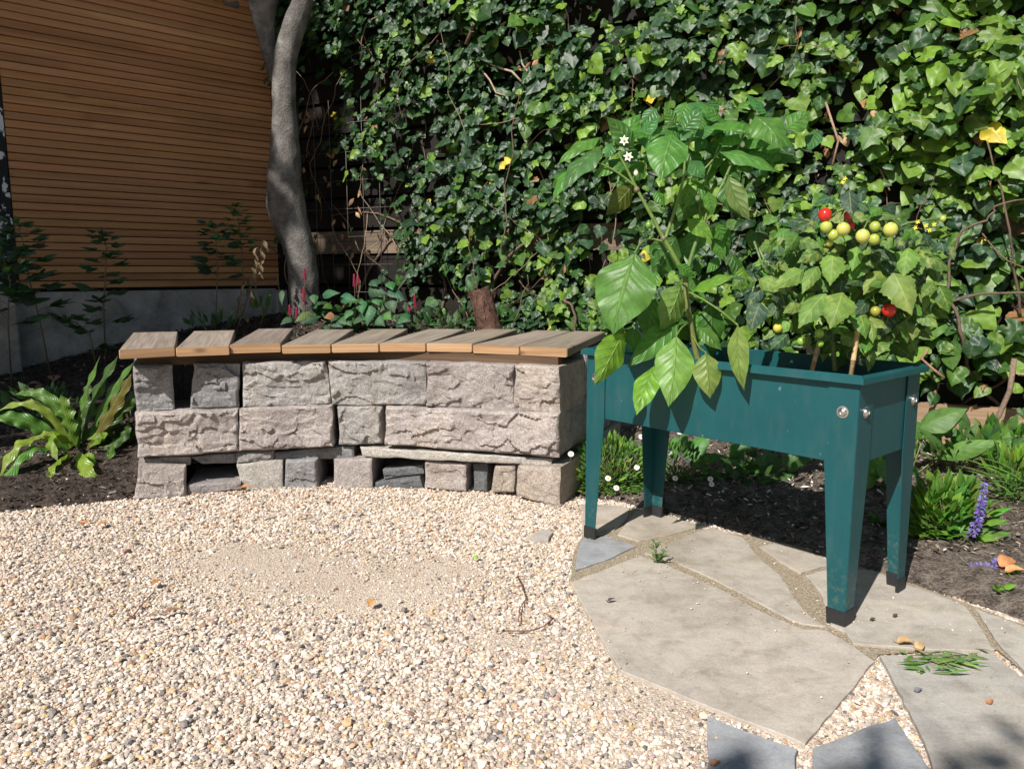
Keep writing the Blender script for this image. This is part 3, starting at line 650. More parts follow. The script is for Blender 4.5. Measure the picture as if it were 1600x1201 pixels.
# seat planks
ZP = H-0.325*H
PL = [[(185.7, 547.4), (273.4, 542.8), (276.3, 518.8), (209.7, 519.6)], [(274.8, 542.8), (358.4, 540), (367.7, 515.4), (301.7, 516.8)], [(359.2, 539.5), (439, 537.5), (457.4, 513), (403.7, 514.4)],
 [(440.5, 538.5), (516.9, 537.6), (552.3, 513.6), (494.2, 514.4)], [(518, 537.4), (592, 536.6), (636.4, 513.6), (579.8, 513.6)], [(593, 536.4), (665.6, 536.2), (727, 514.5), (667.6, 513.8)],
 [(666.7, 536.4), (738.4, 537.5), (807.7, 514.6), (755.3, 514.6)], [(739.2, 538), (812, 540), (891.2, 516.8), (837.4, 516)], [(812.8, 540.3), (887, 543.7), (945, 517.2), (897, 517)]]
def plank(q, i):
    P = [G(x, y, ZP) for x, y in q]; mid0 = (P[0]+P[1])/2; mid1 = (P[2]+P[3])/2
    ax = (mid1-mid0); L = ax.length; ax.normalize(); sx = Vector((ax.y, -ax.x, 0)); Wf = (P[1]-P[0]).length*1.0; Wb = min(Wf, (P[2]-P[3]).length*1.02); th = .031
    fx = (P[1]-P[0]).normalized()
    rr = random.Random(i); tz = rr.uniform(-.002, .002)
    a = Acc(); e = Acc()
    V = []; uv = []
    prof = [(-.5, -th), (.5, -th), (.5, -.004), (.5, 0), (-.5, 0), (-.5, -.004)]
    # bevelled cross-section swept along the plank
    sec = [(-.5, -th+.003, 0), (-.5, -.003, 0), (-.5, 0, .003), (.5, 0, -.003), (.5, -.003, 0), (.5, -th+.003, 0), (.5, -th, -.003), (-.5, -th, .003)]
    n = 14; u0 = rr.uniform(0, 20)
    for k in range(n+1):
        t = k/n; c = mid0.lerp(mid1, t); d = fx.lerp(sx, min(1, t*3)).normalized(); wd = Wf+(Wb-Wf)*t
        for (s, z, bx) in sec:
            p = c+d*(s*wd+bx)+UP*(z+tz+mnoise.noise(Vector((s*3+i*7, t*3, 1)))*.0012); V.append(p)
            uv.append((u0+t*L, i*1.7+s*wd+z))
    m = len(sec); F = []
    for k in range(n):
        for s in range(m):
            s2 = (s+1) % m; F.append((k*m+s, (k+1)*m+s, (k+1)*m+s2, k*m+s2))
    F.append(tuple(range(n*m, n*m+m))[::-1])
    k_ = rr.uniform(.88, 1.12); a.add(V, F, (k_, k_*rr.uniform(.97, 1.02), k_*rr.uniform(.94, 1.02)), uv)
    o = a.build('seat_plank', M['plank'], bench, angle=30)
    # sawn front edge: lighter fresh timber
    fr = V[:m]; nn = -ax
    W2 = [p+nn*.0005 for p in fr]; V3 = [p+nn*.004+(sum(fr, Vector())/m-p)*.03 for p in fr]
    uv3 = [(u0+Vector(p-fr[0]).dot(fx), i*2.3+p.z) for p in fr]
    F3 = [(s, (s+1) % m, m+(s+1) % m, m+s) for s in range(m)]+[tuple(range(m, 2*m))]
    k2 = rr.uniform(.9, 1.1); e.add(W2+V3, F3, (k2, k2, k2), uv3+uv3)
    e.build('sawn_edge', M['plank_end'], o, angle=30)
for i, q in enumerate(PL): plank(q, i)
# dark bearers under the planks, following the curve
def bearer(off, z1, z0):
    a = Acc(); pts = []
    for px in np.linspace(218, 872, 24):
        p = AY(px, 560, bench_Y(px)+off); p.z = 0; pts.append(p)
    for i in range(len(pts)-1):
        t = (pts[i+1]-pts[i]); b = Vector((-t.y, t.x, 0)).normalized()*.045
        vs = [pts[i]+UP*z0, pts[i+1]+UP*z0, pts[i+1]+b+UP*z0, pts[i]+b+UP*z0]; vs += [v+UP*(z1-z0) for v in vs]
        u = i*.08
        a.add(vs, [(0, 1, 5, 4), (3, 7, 6, 2), (4, 5, 6, 7), (0, 3, 2, 1)]+([(0, 4, 7, 3)] if i == 0 else [])+([(1, 2, 6, 5)] if i == len(pts)-2 else []), (1, 1, 1), [(u, 0), (u+.08, 0), (u+.08, .05), (u, .05), (u, .05), (u+.08, .05), (u+.08, .1), (u, .1)])
    a.build('bearer', M['beam'], bench, smooth=False)
bearer(.06, ZP-.0325, ZP-.074); bearer(.5, ZP-.0325, ZP-.085)

# ------------------------------------------------------------------ slatted screen, concrete base, posts
NS = DB.copy()                                        # screen normal, towards the yard
def on_screen(px, py, off=0.0): return AP(px, py, CORNER+NS*off, NS)
SL0 = on_screen(30, 450); SL1 = on_screen(434, 449)
zb = on_screen(250, 448.5).z
screen = thing('slatted_screen', (SL0.x, SL0.y, 0), 'tall screen of narrow orange brown horizontal wooden slats', 'screen')
def build_screen():
    a = Acc(); p0 = Vector((SL0.x, SL0.y, 0)); p1 = Vector((SL1.x, SL1.y, 0)); L = (p1-p0).length; pitch = .0435; z = zb; k = 0
    while z < 3.25:
        rr = random.Random(k); c = rr.uniform(.84, 1.14); col = (c, c*rr.uniform(.95, 1.03), c*rr.uniform(.9, 1.05)); h = .0398; u0 = rr.uniform(0, 30)
        n = 30; V = []; uv = []; jo = rr.uniform(.1, .9); c2 = rr.uniform(.82, 1.16)
        sec = [(0, 0), (.019, .0015), (.021, .004), (.021, h-.004), (.019, h), (0, h)]
        for i in range(n+1):
            t = i/n; q = p0+(p1-p0)*t; w_ = mnoise.noise(Vector((k*3.1, t*2.5, 0)))*.0022+(.0012 if t > jo else 0)
            for (o, zz) in sec: V.append(q+NS*(o+w_)+UP*(z+zz)); uv.append((u0+t*L, k*.61+zz+o))
        m = len(sec); F = [(i*m+s, (i+1)*m+s, (i+1)*m+s+1, i*m+s+1) for i in range(n) for s in range(m-1)]
        F += [tuple(range(m)), tuple(range(n*m, n*m+m))[::-1]]
        cl = [tuple(q*(c2/c if i/n > jo else 1) for q in col) for i in range(n+1) for _ in sec]
        a.add(V, F, cl, uv); z += pitch; k += 1
    a.build('cladding', M['slat'], screen, angle=35)
    b = Acc(); b.box(p0-NS*.045+UP*(zb-.02), (p1-p0), NS*.04, UP*2.75, (1, 1, 1)); b.build('backing', M['dark'], screen, smooth=False)
    for q in (p1, ):
        b = Acc(); b.box(q+DA*.004-NS*.04+UP*.35, DA*.06, NS*.05, UP*2.9); b.build('frame_post', M['dark'], screen, smooth=False)
build_screen()
base = thing('concrete_kickboard', (SL0.x, SL0.y, 0), 'grey concrete kickboard base along the foot of the slatted screen', 'concrete base')
def build_base():
    zt = on_screen(250, 453.5, .03).z; p0 = on_screen(15, 500, .03); p0.z = 0; p1 = on_screen(432, 480, .03); p1.z = 0
    for (z0, z1, o) in ((-.1, zt-.20, .004), (zt-.198, zt, 0)):
        a = Acc(); nx = 40; nzv = 5; V = []; F = []
        for j in range(nzv+1):
            for i in range(nx+1):
                p = p0.lerp(p1, i/nx)+NS*(o+mnoise.noise(Vector((i*.4, j*.7, z0)))*.002)+UP*(z0+(z1-z0)*j/nzv); V.append(p)
        m = nx+1
        for j in range(nzv):
            for i in range(nx): F.append((j*m+i, j*m+i+1, (j+1)*m+i+1, (j+1)*m+i))
        b0 = len(V)
        for i in range(nx+1): V.append(p0.lerp(p1, i/nx)-NS*.05+UP*z1)
        for i in range(nx): F.append((nzv*m+i, nzv*m+i+1, b0+i+1, b0+i))
        a.add(V, F); a.build('concrete_board', M['concrete'], base, smooth=True, angle=30)
build_base()
def small_base():   # short concrete piece beyond the screen post
    a = Acc(); p = on_screen(434, 470, .03); p.z = .2; a.box(p, DA*.25, -NS*.05, UP*(zb-.03-.2)); o = a.build('concrete_block', M['concrete'], None, smooth=False)
    tag(o, 'short grey concrete block behind the foot of the tree', 'concrete block')
small_base()
def build_posts():
    q = on_screen(16, 560, .12); q.z = 0
    a = Acc(); a.box(q-DA*.20+UP*-.1, DA*.24, NS*.08, UP*(on_screen(16, 455, .12).z+.1)); 
    bm = bmesh.new(); me = a.mesh('concrete_post', M['concrete'], False); bm.from_mesh(me); bmesh.ops.bevel(bm, geom=bm.edges[:], offset=.008, segments=2, affect='EDGES'); bm.to_mesh(me); bm.free()
    tag(link('concrete_post', me), 'pale grey concrete post with a dark hole at the left edge', 'post')
    # black post with flaking white paint
    b = NB('flaking_paint'); v = b.coord('Object'); n = b.noise(b.mapping(v, (1, 1, .55)), 13, 5, .6, .4)
    f = b.ramp(n, [(.53, (0, 0, 0)), (.545, (1, 1, 1))]); c = b.mix(f, (.012, .013, .015), (.55, .58, .6)); b.bump(f, .4, .003); mt = b.fin(c, .75, .3)
    q2 = on_screen(30, 450, -.0); q2.z = zb-.05
    a = Acc(); a.box(q2-DA*.008+NS*.03, -DA*.22, -NS*.1, UP*2.9)
    tag(a.build('painted_post', mt, None, smooth=False), 'black post with flaking white paint beside the slatted screen', 'post')
build_posts()

# ------------------------------------------------------------------ fence behind the ivy
fence = thing('board_fence', (FR_.x, FR_.y, 0), 'old board fence with dark boards mostly hidden by ivy', 'fence')
def build_fence():
    p0 = CORNER-DF*.35; Lf = 7.4
    k = 0; z = -.1
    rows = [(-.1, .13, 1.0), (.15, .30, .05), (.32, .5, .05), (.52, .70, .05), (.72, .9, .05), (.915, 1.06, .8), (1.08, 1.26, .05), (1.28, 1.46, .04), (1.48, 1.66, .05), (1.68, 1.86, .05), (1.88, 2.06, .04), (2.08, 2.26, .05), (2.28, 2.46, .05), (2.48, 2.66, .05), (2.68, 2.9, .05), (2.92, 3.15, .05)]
    for (z0, z1, c) in rows:
        a = Acc(); n = 12; th = .028; u0 = random.uniform(0, 9)
        for i in range(n):
            s0, s1 = Lf*i/n, Lf*(i+1)/n-.004; o = random.uniform(-.004, .004)
            q = p0+DF*s0+NF*o; V = [q+UP*z0, q+DF*(s1-s0)+UP*z0, q+DF*(s1-s0)+NF*th+UP*z0, q+NF*th+UP*z0]; V += [v+UP*(z1-z0) for v in V]
            uvs = [(u0+s0, z0), (u0+s1, z0), (u0+s1, z0), (u0+s0, z0), (u0+s0, z1), (u0+s1, z1), (u0+s1, z1), (u0+s0, z1)]
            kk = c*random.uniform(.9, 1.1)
            a.add(V, [(0, 1, 5, 4), (1, 2, 6, 5), (2, 3, 7, 6), (3, 0, 4, 7), (4, 5, 6, 7), (0, 3, 2, 1)], (kk, kk, kk), uvs)
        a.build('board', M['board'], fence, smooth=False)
    for s in np.arange(.3, Lf, 1.8):
        a = Acc(); a.box(p0+DF*s-NF*.08+UP*-.1, DF*.09, NF*.075, UP*3.2); a.build('fence_post', M['dark'], fence, smooth=False)
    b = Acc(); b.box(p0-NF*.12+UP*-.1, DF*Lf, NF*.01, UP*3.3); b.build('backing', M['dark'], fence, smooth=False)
build_fence()
# low timber sleeper at the right, in front of the ivy foot
def sleeper():
    pn = FR_+NF*.16
    a = Acc(); p0 = AP(1395, 640, pn, NF); p0.z = 0; L = 1.7; zt = AP(1500, 634, pn, NF).z; z0 = -.03
    V = [p0+UP*z0, p0+DF*L+UP*z0, p0+DF*L-NF*.05+UP*z0, p0-NF*.05+UP*z0]; V += [v+UP*(zt-z0) for v in V]
    a.add(V, [(0, 1, 5, 4), (1, 2, 6, 5), (2, 3, 7, 6), (3, 0, 4, 7), (4, 5, 6, 7)], (1.35, 1.2, 1.05), [(0, 0), (L, 0), (L, 0), (0, 0), (0, .2), (L, .2), (L, .25), (0, .25)])
    tag(a.build('timber_edging', M['board'], None, smooth=False), 'brown timber edging board at the foot of the ivy on the right', 'edging board')
sleeper()
# wire mesh panel
def wire_mesh():
    pn = CORNER+DF*.2+NF*.18
    a = Acc(); X0 = AP(470, 300, pn, NF); X1 = AP(612, 300, pn, NF); Lw = Vector((X1.x-X0.x, X1.y-X0.y)).length; B = Vector((X0.x, X0.y, 0)); n = 0
    s = 0.0
    while s < Lw:
        a.tube([B+DF*s+UP*.45, B+DF*s+UP*1.85], .002, 5); s += Lw/5.7
    for z in np.arange(.5, 1.8, .172): a.tube([B+UP*z, B+DF*Lw+UP*z], .0018, 5)
    tag(a.build('wire_panel', M['wire'], None), 'thin rusty wire mesh panel between the tree and the ivy', 'wire mesh')
wire_mesh()
# ------------------------------------------------------------------ tree
def build_tree():
    Y = 4.64
    t = thing('garden_tree', (-1.25, Y, soil1(-1.25, Y)-.05), 'grey barked tree with a kinked forked trunk beside the slatted screen', 'tree')
    prof = [(1010, 905, 1000), (985, 908, 996), (940, 905, 995), (880, 899, 996), (800, 893, 988), (740, 877, 975), (690, 850, 962), (640, 834, 954), (600, 832, 948), (560, 833, 945), (480, 842, 940), (400, 848, 932), (320, 848, 925), (240, 850, 925), (180, 853, 930), (130, 866, 942), (90, 878, 955), (40, 898, 970), (-20, 922, 985), (-120, 945, 1000), (-260, 950, 1002)]
    pts = []; rad = []
    for (y, x0, x1) in prof:
        p = AY((x0+x1)/4, y/2, Y); pts.append(p); rad.append((AY(x1/2, y/2, Y)-AY(x0/2, y/2, Y)).length/2*.94)
    pts.insert(0, pts[0]-UP*.18); rad.insert(0, rad[0]*1.25)
    def limb(name, pts, rad, n=40, seed=0):
        # resample smoothly
        P = np.array([p[:] for p in pts]); d = np.r_[0, np.cumsum(np.linalg.norm(np.diff(P, axis=0), axis=1))]; m = max(8, int(d[-1]/.02)); tt = np.linspace(0, d[-1], m)
        Q = [Vector([np.interp(x, d, P[:, k]) for k in range(3)]) for x in tt]; R = np.interp(tt, d, rad)
        for _ in range(2): Q = [Q[0]]+[(Q[i-1]+Q[i]*2+Q[i+1])/4 for i in range(1, m-1)]+[Q[-1]]
        a = Acc(); a.tube(Q, list(R), n)
        V = []
        for i, p in enumerate(a.v):
            r = i//n; c = Q[min(r, m-1)]; v = Vector(p)-c
            q = Vector(p); k = 1+.12*mnoise.fractal(Vector((q.x*7, q.y*7, q.z*3.5+seed)), .9, 2, 4)+.022*mnoise.noise(Vector((q.x*22, q.y*22, q.z*30)))
            V.append(tuple(c+v*k))
        a.v = V; return a.build(name, M['bark'], t)
    tr = limb('trunk', pts, rad)
    lp = [(260, 845, 872), (200, 828, 872), (150, 812, 866), (120, 806, 862), (60, 786, 864), (0, 766, 880), (-60, 752, 872), (-160, 735, 850), (-300, 700, 800)]
    p2 = []; r2 = []
    for (y, x0, x1) in lp:
        p = AY((x0+x1)/4, y/2, Y+.12); p2.append(p); r2.append((AY(x1/2, y/2, Y)-AY(x0/2, y/2, Y)).length/2*.92)
    limb('limb', p2, r2, 28, 5)
    a = Acc(); a.tube([AY(372, 8, Y+.05), AY(352, 6, Y), AY(340, -30, Y)], [.02, .014, .008], 6)
    top1 = pts[-1]; top2 = p2[-1]
    for k in range(14):
        b0 = (top1 if k % 2 else top2)+Vector((0, 0, random.uniform(-.2, .1))); d = Vector((random.uniform(-1, 1), random.uniform(-.5, 1), random.uniform(.5, 1.2))).normalized()
        a.tube([b0, b0+d*.5, b0+d*1.1+Vector((random.uniform(-.3, .3), random.uniform(-.3, .3), .1))], [.045, .028, .01], 6)
    a.build('branch', M['bark'], t)
    r = np.random.default_rng(21); n = 2600
    P = r.normal(0, 1, (n, 3)); P /= np.linalg.norm(P, axis=1, keepdims=True); P *= (r.random((n, 1))**.45)*np.array([1.3, 1.1, .8]); P += np.array([-1.35, 5.1, 4.3])
    col = np.array([(.05, .1, .025)])*r.uniform(.6, 1.3, (n, 1))
    me = cloud_mesh('crown', IVT, IVF, P, r.normal(0, 1, (n, 3))+[0, 0, .8], r.normal(0, 1, (n, 3))-[0, 0, .5], r.uniform(.07, .12, n), col, M['ivy'], uvt=IVUV); link('crown', me, t)

# ------------------------------------------------------------------ ivy leaf templates
def ivy_template(lob, seed):
    half = [(.0, .0), (.13, -.10), (.30, -.10), (.46, .02), (.5, .16), (.40, .30), (.43, .44), (.34, .56), (.20, .70), (.09, .88), (0, 1.0)]
    if lob == 1: half = [(0, 0), (.12, -.12), (.3, -.13), (.46, 0), (.51, .18), (.46, .36), (.36, .54), (.24, .72), (.11, .88), (0, 1.0)]
    if lob == 2: half = [(0, 0), (.1, -.12), (.24, -.14), (.42, -.08), (.58, .08), (.44, .2), (.36, .3), (.46, .46), (.5, .58), (.32, .6), (.2, .66), (.12, .84), (0, 1.0)]
    right = half; left = [(-x, y) for x, y in half[-2:0:-1]]; ring = right+left
    r = random.Random(seed)
    def zf(x, y): return .10*(1-abs(x)*1.6)-.16*x*x+.05*math.sin(x*9+y*7+seed)-.22*max(0, y-.45)**2
    V = [(0, .38, zf(0, .38)+.0)]+[(x, y, zf(x, y)+r.uniform(-.02, .02)) for x, y in ring]
    mids = [(x*.55, .38+(y-.38)*.55) for x, y in ring]
    n = len(ring); V += [(x, y, zf(x, y)) for x, y in mids]
    F = []
    for i in range(n):
        j = (i+1) % n; F += [(0, 1+n+i, 1+n+j), (1+n+i, 1+i, 1+j), (1+n+i, 1+j, 1+n+j)]
    UV = [(v[0]*2, v[1]) for v in V]
    return np.array(V), np.array(F)[:, ::-1], UV
TPL = [ivy_template(l, s) for l, s in ((0, 1), (1, 2), (2, 3), (1, 9))]
IVT, IVF, IVUV = TPL[1]
build_tree()

# ------------------------------------------------------------------ ivy covering the fence
def build_ivy():
    t = thing('ivy', (FR_.x, FR_.y, 0), 'glossy green ivy hedge covering the fence from the tree to the right edge', 'ivy')
    r = np.random.default_rng(31); p0 = np.array(CORNER+DF*.10); dF = np.array(DF); nF = np.array(NF); ts = np.array(TOSUN)
    N0 = 36000
    s = r.uniform(0, 6.6, N0); z = r.uniform(0.02, 3.1, N0)
    # clumpy relief
    rel = np.array([mnoise.noise(Vector((a*1.9, b*1.9, 3)))*.7+mnoise.noise(Vector((a*4.6, b*4.6, 8)))*.6 for a, b in zip(s, z)])
    grad = np.clip(s/3.0, 0, 1)
    off = .12+.06*grad+.2*rel
    dep = r.random(N0)
    d = off*(.3+.7*dep**.5)+r.normal(0, .02, N0)+.05
    P = p0+dF*s[:, None]+nF*d[:, None]+np.array([0, 0, 1])*z[:, None]
    px, py = proj(P)
    dens = np.full(N0, .95)
    def hole(cx, cy, rx, ry, f):
        nonlocal dens
        q = ((px-cx)/rx)**2+((py-cy)/ry)**2; dens = np.where(q < 1+r.normal(0, .25, N0), dens*f, dens)
    hole(540, 400, 85, 110, .03); hole(500, 270, 48, 190, .16); hole(560, 290, 60, 60, .35); hole(600, 320, 60, 45, .35); hole(690, 470, 75, 45, .12); hole(800, 90, 55, 45, .25); hole(870, 210, 30, 30, .4)
    hole(1310, 250, 50, 60, .35); hole(1420, 330, 60, 40, .4); hole(1500, 590, 130, 50, .3); hole(1100, 60, 60, 40, .5); hole(930, 20, 70, 35, .3); hole(760, 420, 40, 40, .4); hole(640, 240, 40, 30, .5); hole(1560, 450, 40, 50, .5); hole(1190, 130, 40, 30, .5); hole(560, 150, 30, 40, .5); hole(700, 250, 26, 60, .4); hole(480, 470, 110, 70, 0.0); hole(950, 400, 40, 70, .35)
    # foot of the ivy
    zl = np.where(px < 930, .42, np.where(px < 1380, .12, .30)); dens = np.where(z < zl+r.normal(0, .05, N0), 0, dens)
    dens = np.where((px < 590) & (z < .98+r.normal(0, .05, N0)), dens*.04, dens)
    dens *= np.clip(.84+rel*1.35, .14, 1)
    dens = np.where((px < 505) & (py > 140), dens*.5, dens); dens = np.where((px > 1660) | (py < -60), dens*.6, dens)
    k = r.random(N0) < dens*.82
    P = P[k]; px = px[k]; py = py[k]; rel = rel[k]; dep = dep[k]; n = len(P)
    N = nF*1.0+np.array([0, 0, .45])+ts*.25+r.normal(0, .38, (n, 3)); T = np.array([0, 0, -1.0])+dF*r.normal(0, .55, (n, 1))+r.normal(0, .25, (n, 3))
    S = .03+.085*r.beta(1.35, 2.7, n); S *= np.where(px > 1300, 1.12, 1)*np.where(px < 700, .8, 1)
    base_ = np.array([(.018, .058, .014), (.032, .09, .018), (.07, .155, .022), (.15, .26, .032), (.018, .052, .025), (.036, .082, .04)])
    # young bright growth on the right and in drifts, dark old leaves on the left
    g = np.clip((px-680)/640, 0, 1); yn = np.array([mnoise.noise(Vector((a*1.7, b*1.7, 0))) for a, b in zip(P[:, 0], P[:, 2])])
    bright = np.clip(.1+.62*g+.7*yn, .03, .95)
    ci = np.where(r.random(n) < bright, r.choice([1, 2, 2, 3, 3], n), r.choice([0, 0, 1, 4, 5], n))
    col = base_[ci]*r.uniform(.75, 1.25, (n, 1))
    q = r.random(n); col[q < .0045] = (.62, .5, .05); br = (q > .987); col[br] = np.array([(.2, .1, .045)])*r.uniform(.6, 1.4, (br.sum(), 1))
    which = r.choice(4, n, p=[.35, .35, .12, .18])
    V = []; 
    meshes = []
    for w_ in range(4):
        k = which == w_; tv, tf, uv = TPL[w_]
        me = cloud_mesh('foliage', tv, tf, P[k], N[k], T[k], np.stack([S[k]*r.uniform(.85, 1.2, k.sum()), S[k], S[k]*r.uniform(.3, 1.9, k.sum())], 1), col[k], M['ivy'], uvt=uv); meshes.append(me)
    # one foliage mesh
    bm = bmesh.new()
    for me in meshes: bm.from_mesh(me)
    me = bpy.data.meshes.new('foliage'); bm.to_mesh(me); bm.free(); me.materials.append(M['ivy']); me.polygons.foreach_set('use_smooth', [True]*len(me.polygons)); link('foliage', me, t)
    for m_ in meshes: bpy.data.meshes.remove(m_)
    # stems
    a = Acc(); rr = random.Random(3)
    def walk(s, z, d, L, rad, col, up=True, wob=.5):
        p = Vector(p0)+DF*s+NF*d+UP*z; v = Vector((0, 0, 1 if up else -1))+DF*rr.uniform(-.8, .8); v.normalize(); pts = [p]
        for i in range(int(L/.05)):
            v = (v+DF*rr.gauss(0, wob*.5)+UP*rr.gauss(0, wob*.4)+NF*rr.gauss(0, .18)).normalized(); p = p+v*.05
            dd = (p-Vector(p0)).dot(NF)
            if dd < .035: p += NF*(.035-dd)
            if dd > .3: p -= NF*(dd-.3)
            pts.append(p)
        a.tube(pts, [rad*(1-.6*i/len(pts)) for i in range(len(pts))], 5, col)
    for i in range(150):
        c = rr.choice([(.14, .09, .06), (.22, .15, .1), (.3, .22, .15), (.09, .06, .045)]); walk(rr.uniform(0, 6), rr.uniform(.4, 2.6), rr.uniform(.05, .2), rr.uniform(.3, 1.3), rr.uniform(.0018, .0045), c, rr.random() < .6)
    for i in range(12):
        walk(rr.uniform(.3, 6), rr.uniform(0, .5), .06, rr.uniform(1, 2.4), rr.uniform(.006, .013), (.13, .09, .065), True, .3)
    def pxtube(pts, off, rad, col): a.tube([AP(x, y, CORNER+NF*off, NF) for x, y in pts], rad, 6, col)
    pxtube([(750, 92), (775, 105), (800, 112), (815, 128)], .2, .006, (.38, .3, .22)); pxtube([(745, 100), (765, 125), (775, 145), (790, 150)], .2, .005, (.36, .28, .2)); pxtube([(812, 80), (816, 100), (828, 118), (836, 140)], .2, .0045, (.4, .33, .25))
    pxtube([(728, 70), (740, 40), (760, 15), (775, -20)], .2, .011, (.15, .1, .075)); pxtube([(1450, 545), (1440, 560), (1456, 575), (1475, 590)], .28, .006, (.3, .17, .11)); pxtube([(1545, 548), (1565, 575), (1590, 584), (1620, 586)], .25, .004, (.38, .27, .2))
    pxtube([(1585, 560), (1578, 610), (1560, 650), (1535, 690)], .3, .011, (.2, .14, .1)); pxtube([(1290, 160), (1310, 220), (1300, 260)], .22, .005, (.3, .2, .14)); pxtube([(640, 430), (620, 455), (590, 470), (560, 500)], .15, .006, (.1, .075, .06)); pxtube([(520, 320), (545, 350), (560, 390), (600, 420)], .12, .005, (.12, .085, .06))
    a.build('stem', M['twig'], t)
    # dry curled leaves caught in the gaps
    b = Acc()
    for (cx, cy, n_, sp) in ((800, 82, 10, 26), (1315, 215, 16, 30), (1320, 270, 8, 22), (545, 368, 9, 20), (500, 270, 5, 16), (482, 185, 5, 6), (870, 400, 5, 20), (1540, 300, 6, 16), (1495, 620, 8, 30), (1250, 15, 6, 30), (480, 20, 6, 12), (1500, 10, 6, 30), (530, 300, 8, 26)):
        for i in range(n_):
            p = AP(cx+rr.gauss(0, sp), cy+rr.gauss(0, sp), CORNER+NF*rr.uniform(.1, .24), NF); leaf(b, p, p+Vector((rr.uniform(-.04, .04), rr.uniform(-.02, .02), -rr.uniform(.03, .06))), rr.uniform(.012, .032), Vector((rr.uniform(-.6, .6), -1, rr.uniform(-.4, .6))), rr.choice([(.26, .13, .06), (.34, .19, .1), (.2, .1, .05), (.42, .28, .16)]), 'lance', bow=rr.uniform(-.3, .5), cup=rr.uniform(-.9, .9), nu=4, nv=6, wave=.3)
    tag(b.build('dry_leaf_litter', M['dry'], t), kind='stuff')

# ------------------------------------------------------------------ single modelled leaves
PROF = {
 'pepper': [(0, .0), (.06, .22), (.16, .62), (.28, .92), (.4, 1.0), (.55, .9), (.7, .66), (.83, .38), (.93, .14), (1, 0)],
 'tomato': [(0, .0), (.06, .35), (.16, .78), (.28, 1.0), (.42, .9), (.5, .78), (.6, .74), (.75, .48), (.9, .16), (1, 0)],
 'heart': [(0, .25), (.05, .7), (.15, .95), (.28, 1.0), (.45, .86), (.65, .55), (.82, .26), (.94, .08), (1, 0)],
 'lance': [(0, .05), (.1, .35), (.25, .78), (.42, 1.0), (.6, .88), (.78, .52), (.92, .18), (1, 0)],
 'strap': [(0, .28), (.08, .5), (.2, .75), (.4, .95), (.6, 1.0), (.8, .82), (.92, .45), (1, 0)]}
def leaf(acc, base, tip, width, nrm, col, prof='pepper', bow=.12, cup=.25, nu=8, nv=12, wave=0.0, corr=0.0, side=0.0, tooth=0.0):
    base = Vector(base); tip = Vector(tip); ax = tip-base; L = ax.length; t0 = ax.normalized(); n = Vector(nrm); n = (n-t0*n.dot(t0))
    if n.length < 1e-4: n = t0.orthogonal()
    n.normalize(); b = t0.cross(n); pv = np.array(PROF[prof]); V = []; uv = []; F = []
    ph = random.uniform(0, 6)
    for j in range(nv+1):
        v = j/nv; w_ = float(np.interp(v, pv[:, 0], pv[:, 1]))*width/2
        if tooth: w_ *= 1+tooth*(1 if j % 2 else -1)*(0 if j in (0, nv) else 1)
        c = base+ax*v+n*(bow*L*4*v*(1-v)*.5)+b*(side*L*4*v*(1-v)*.5)
        for i in range(nu+1):
            u = (i/nu-.5)*2
            h = -cup*w_*(abs(u)**1.6)+wave*w_*math.sin(v*15+ph+(1.7 if u > 0 else 0))*abs(u)**2+corr*L*math.sin((v-.24*abs(u))*math.pi*2*6)*.5*(abs(u)*(1-abs(u))*3)
            V.append(c+b*(u*w_)+n*h); uv.append((u, v))
    m = nu+1
    for j in range(nv):
        for i in range(nu): F.append((j*m+i, (j+1)*m+i, (j+1)*m+i+1, j*m+i+1))
    acc.add(V, F, col, uv)
build_ivy()
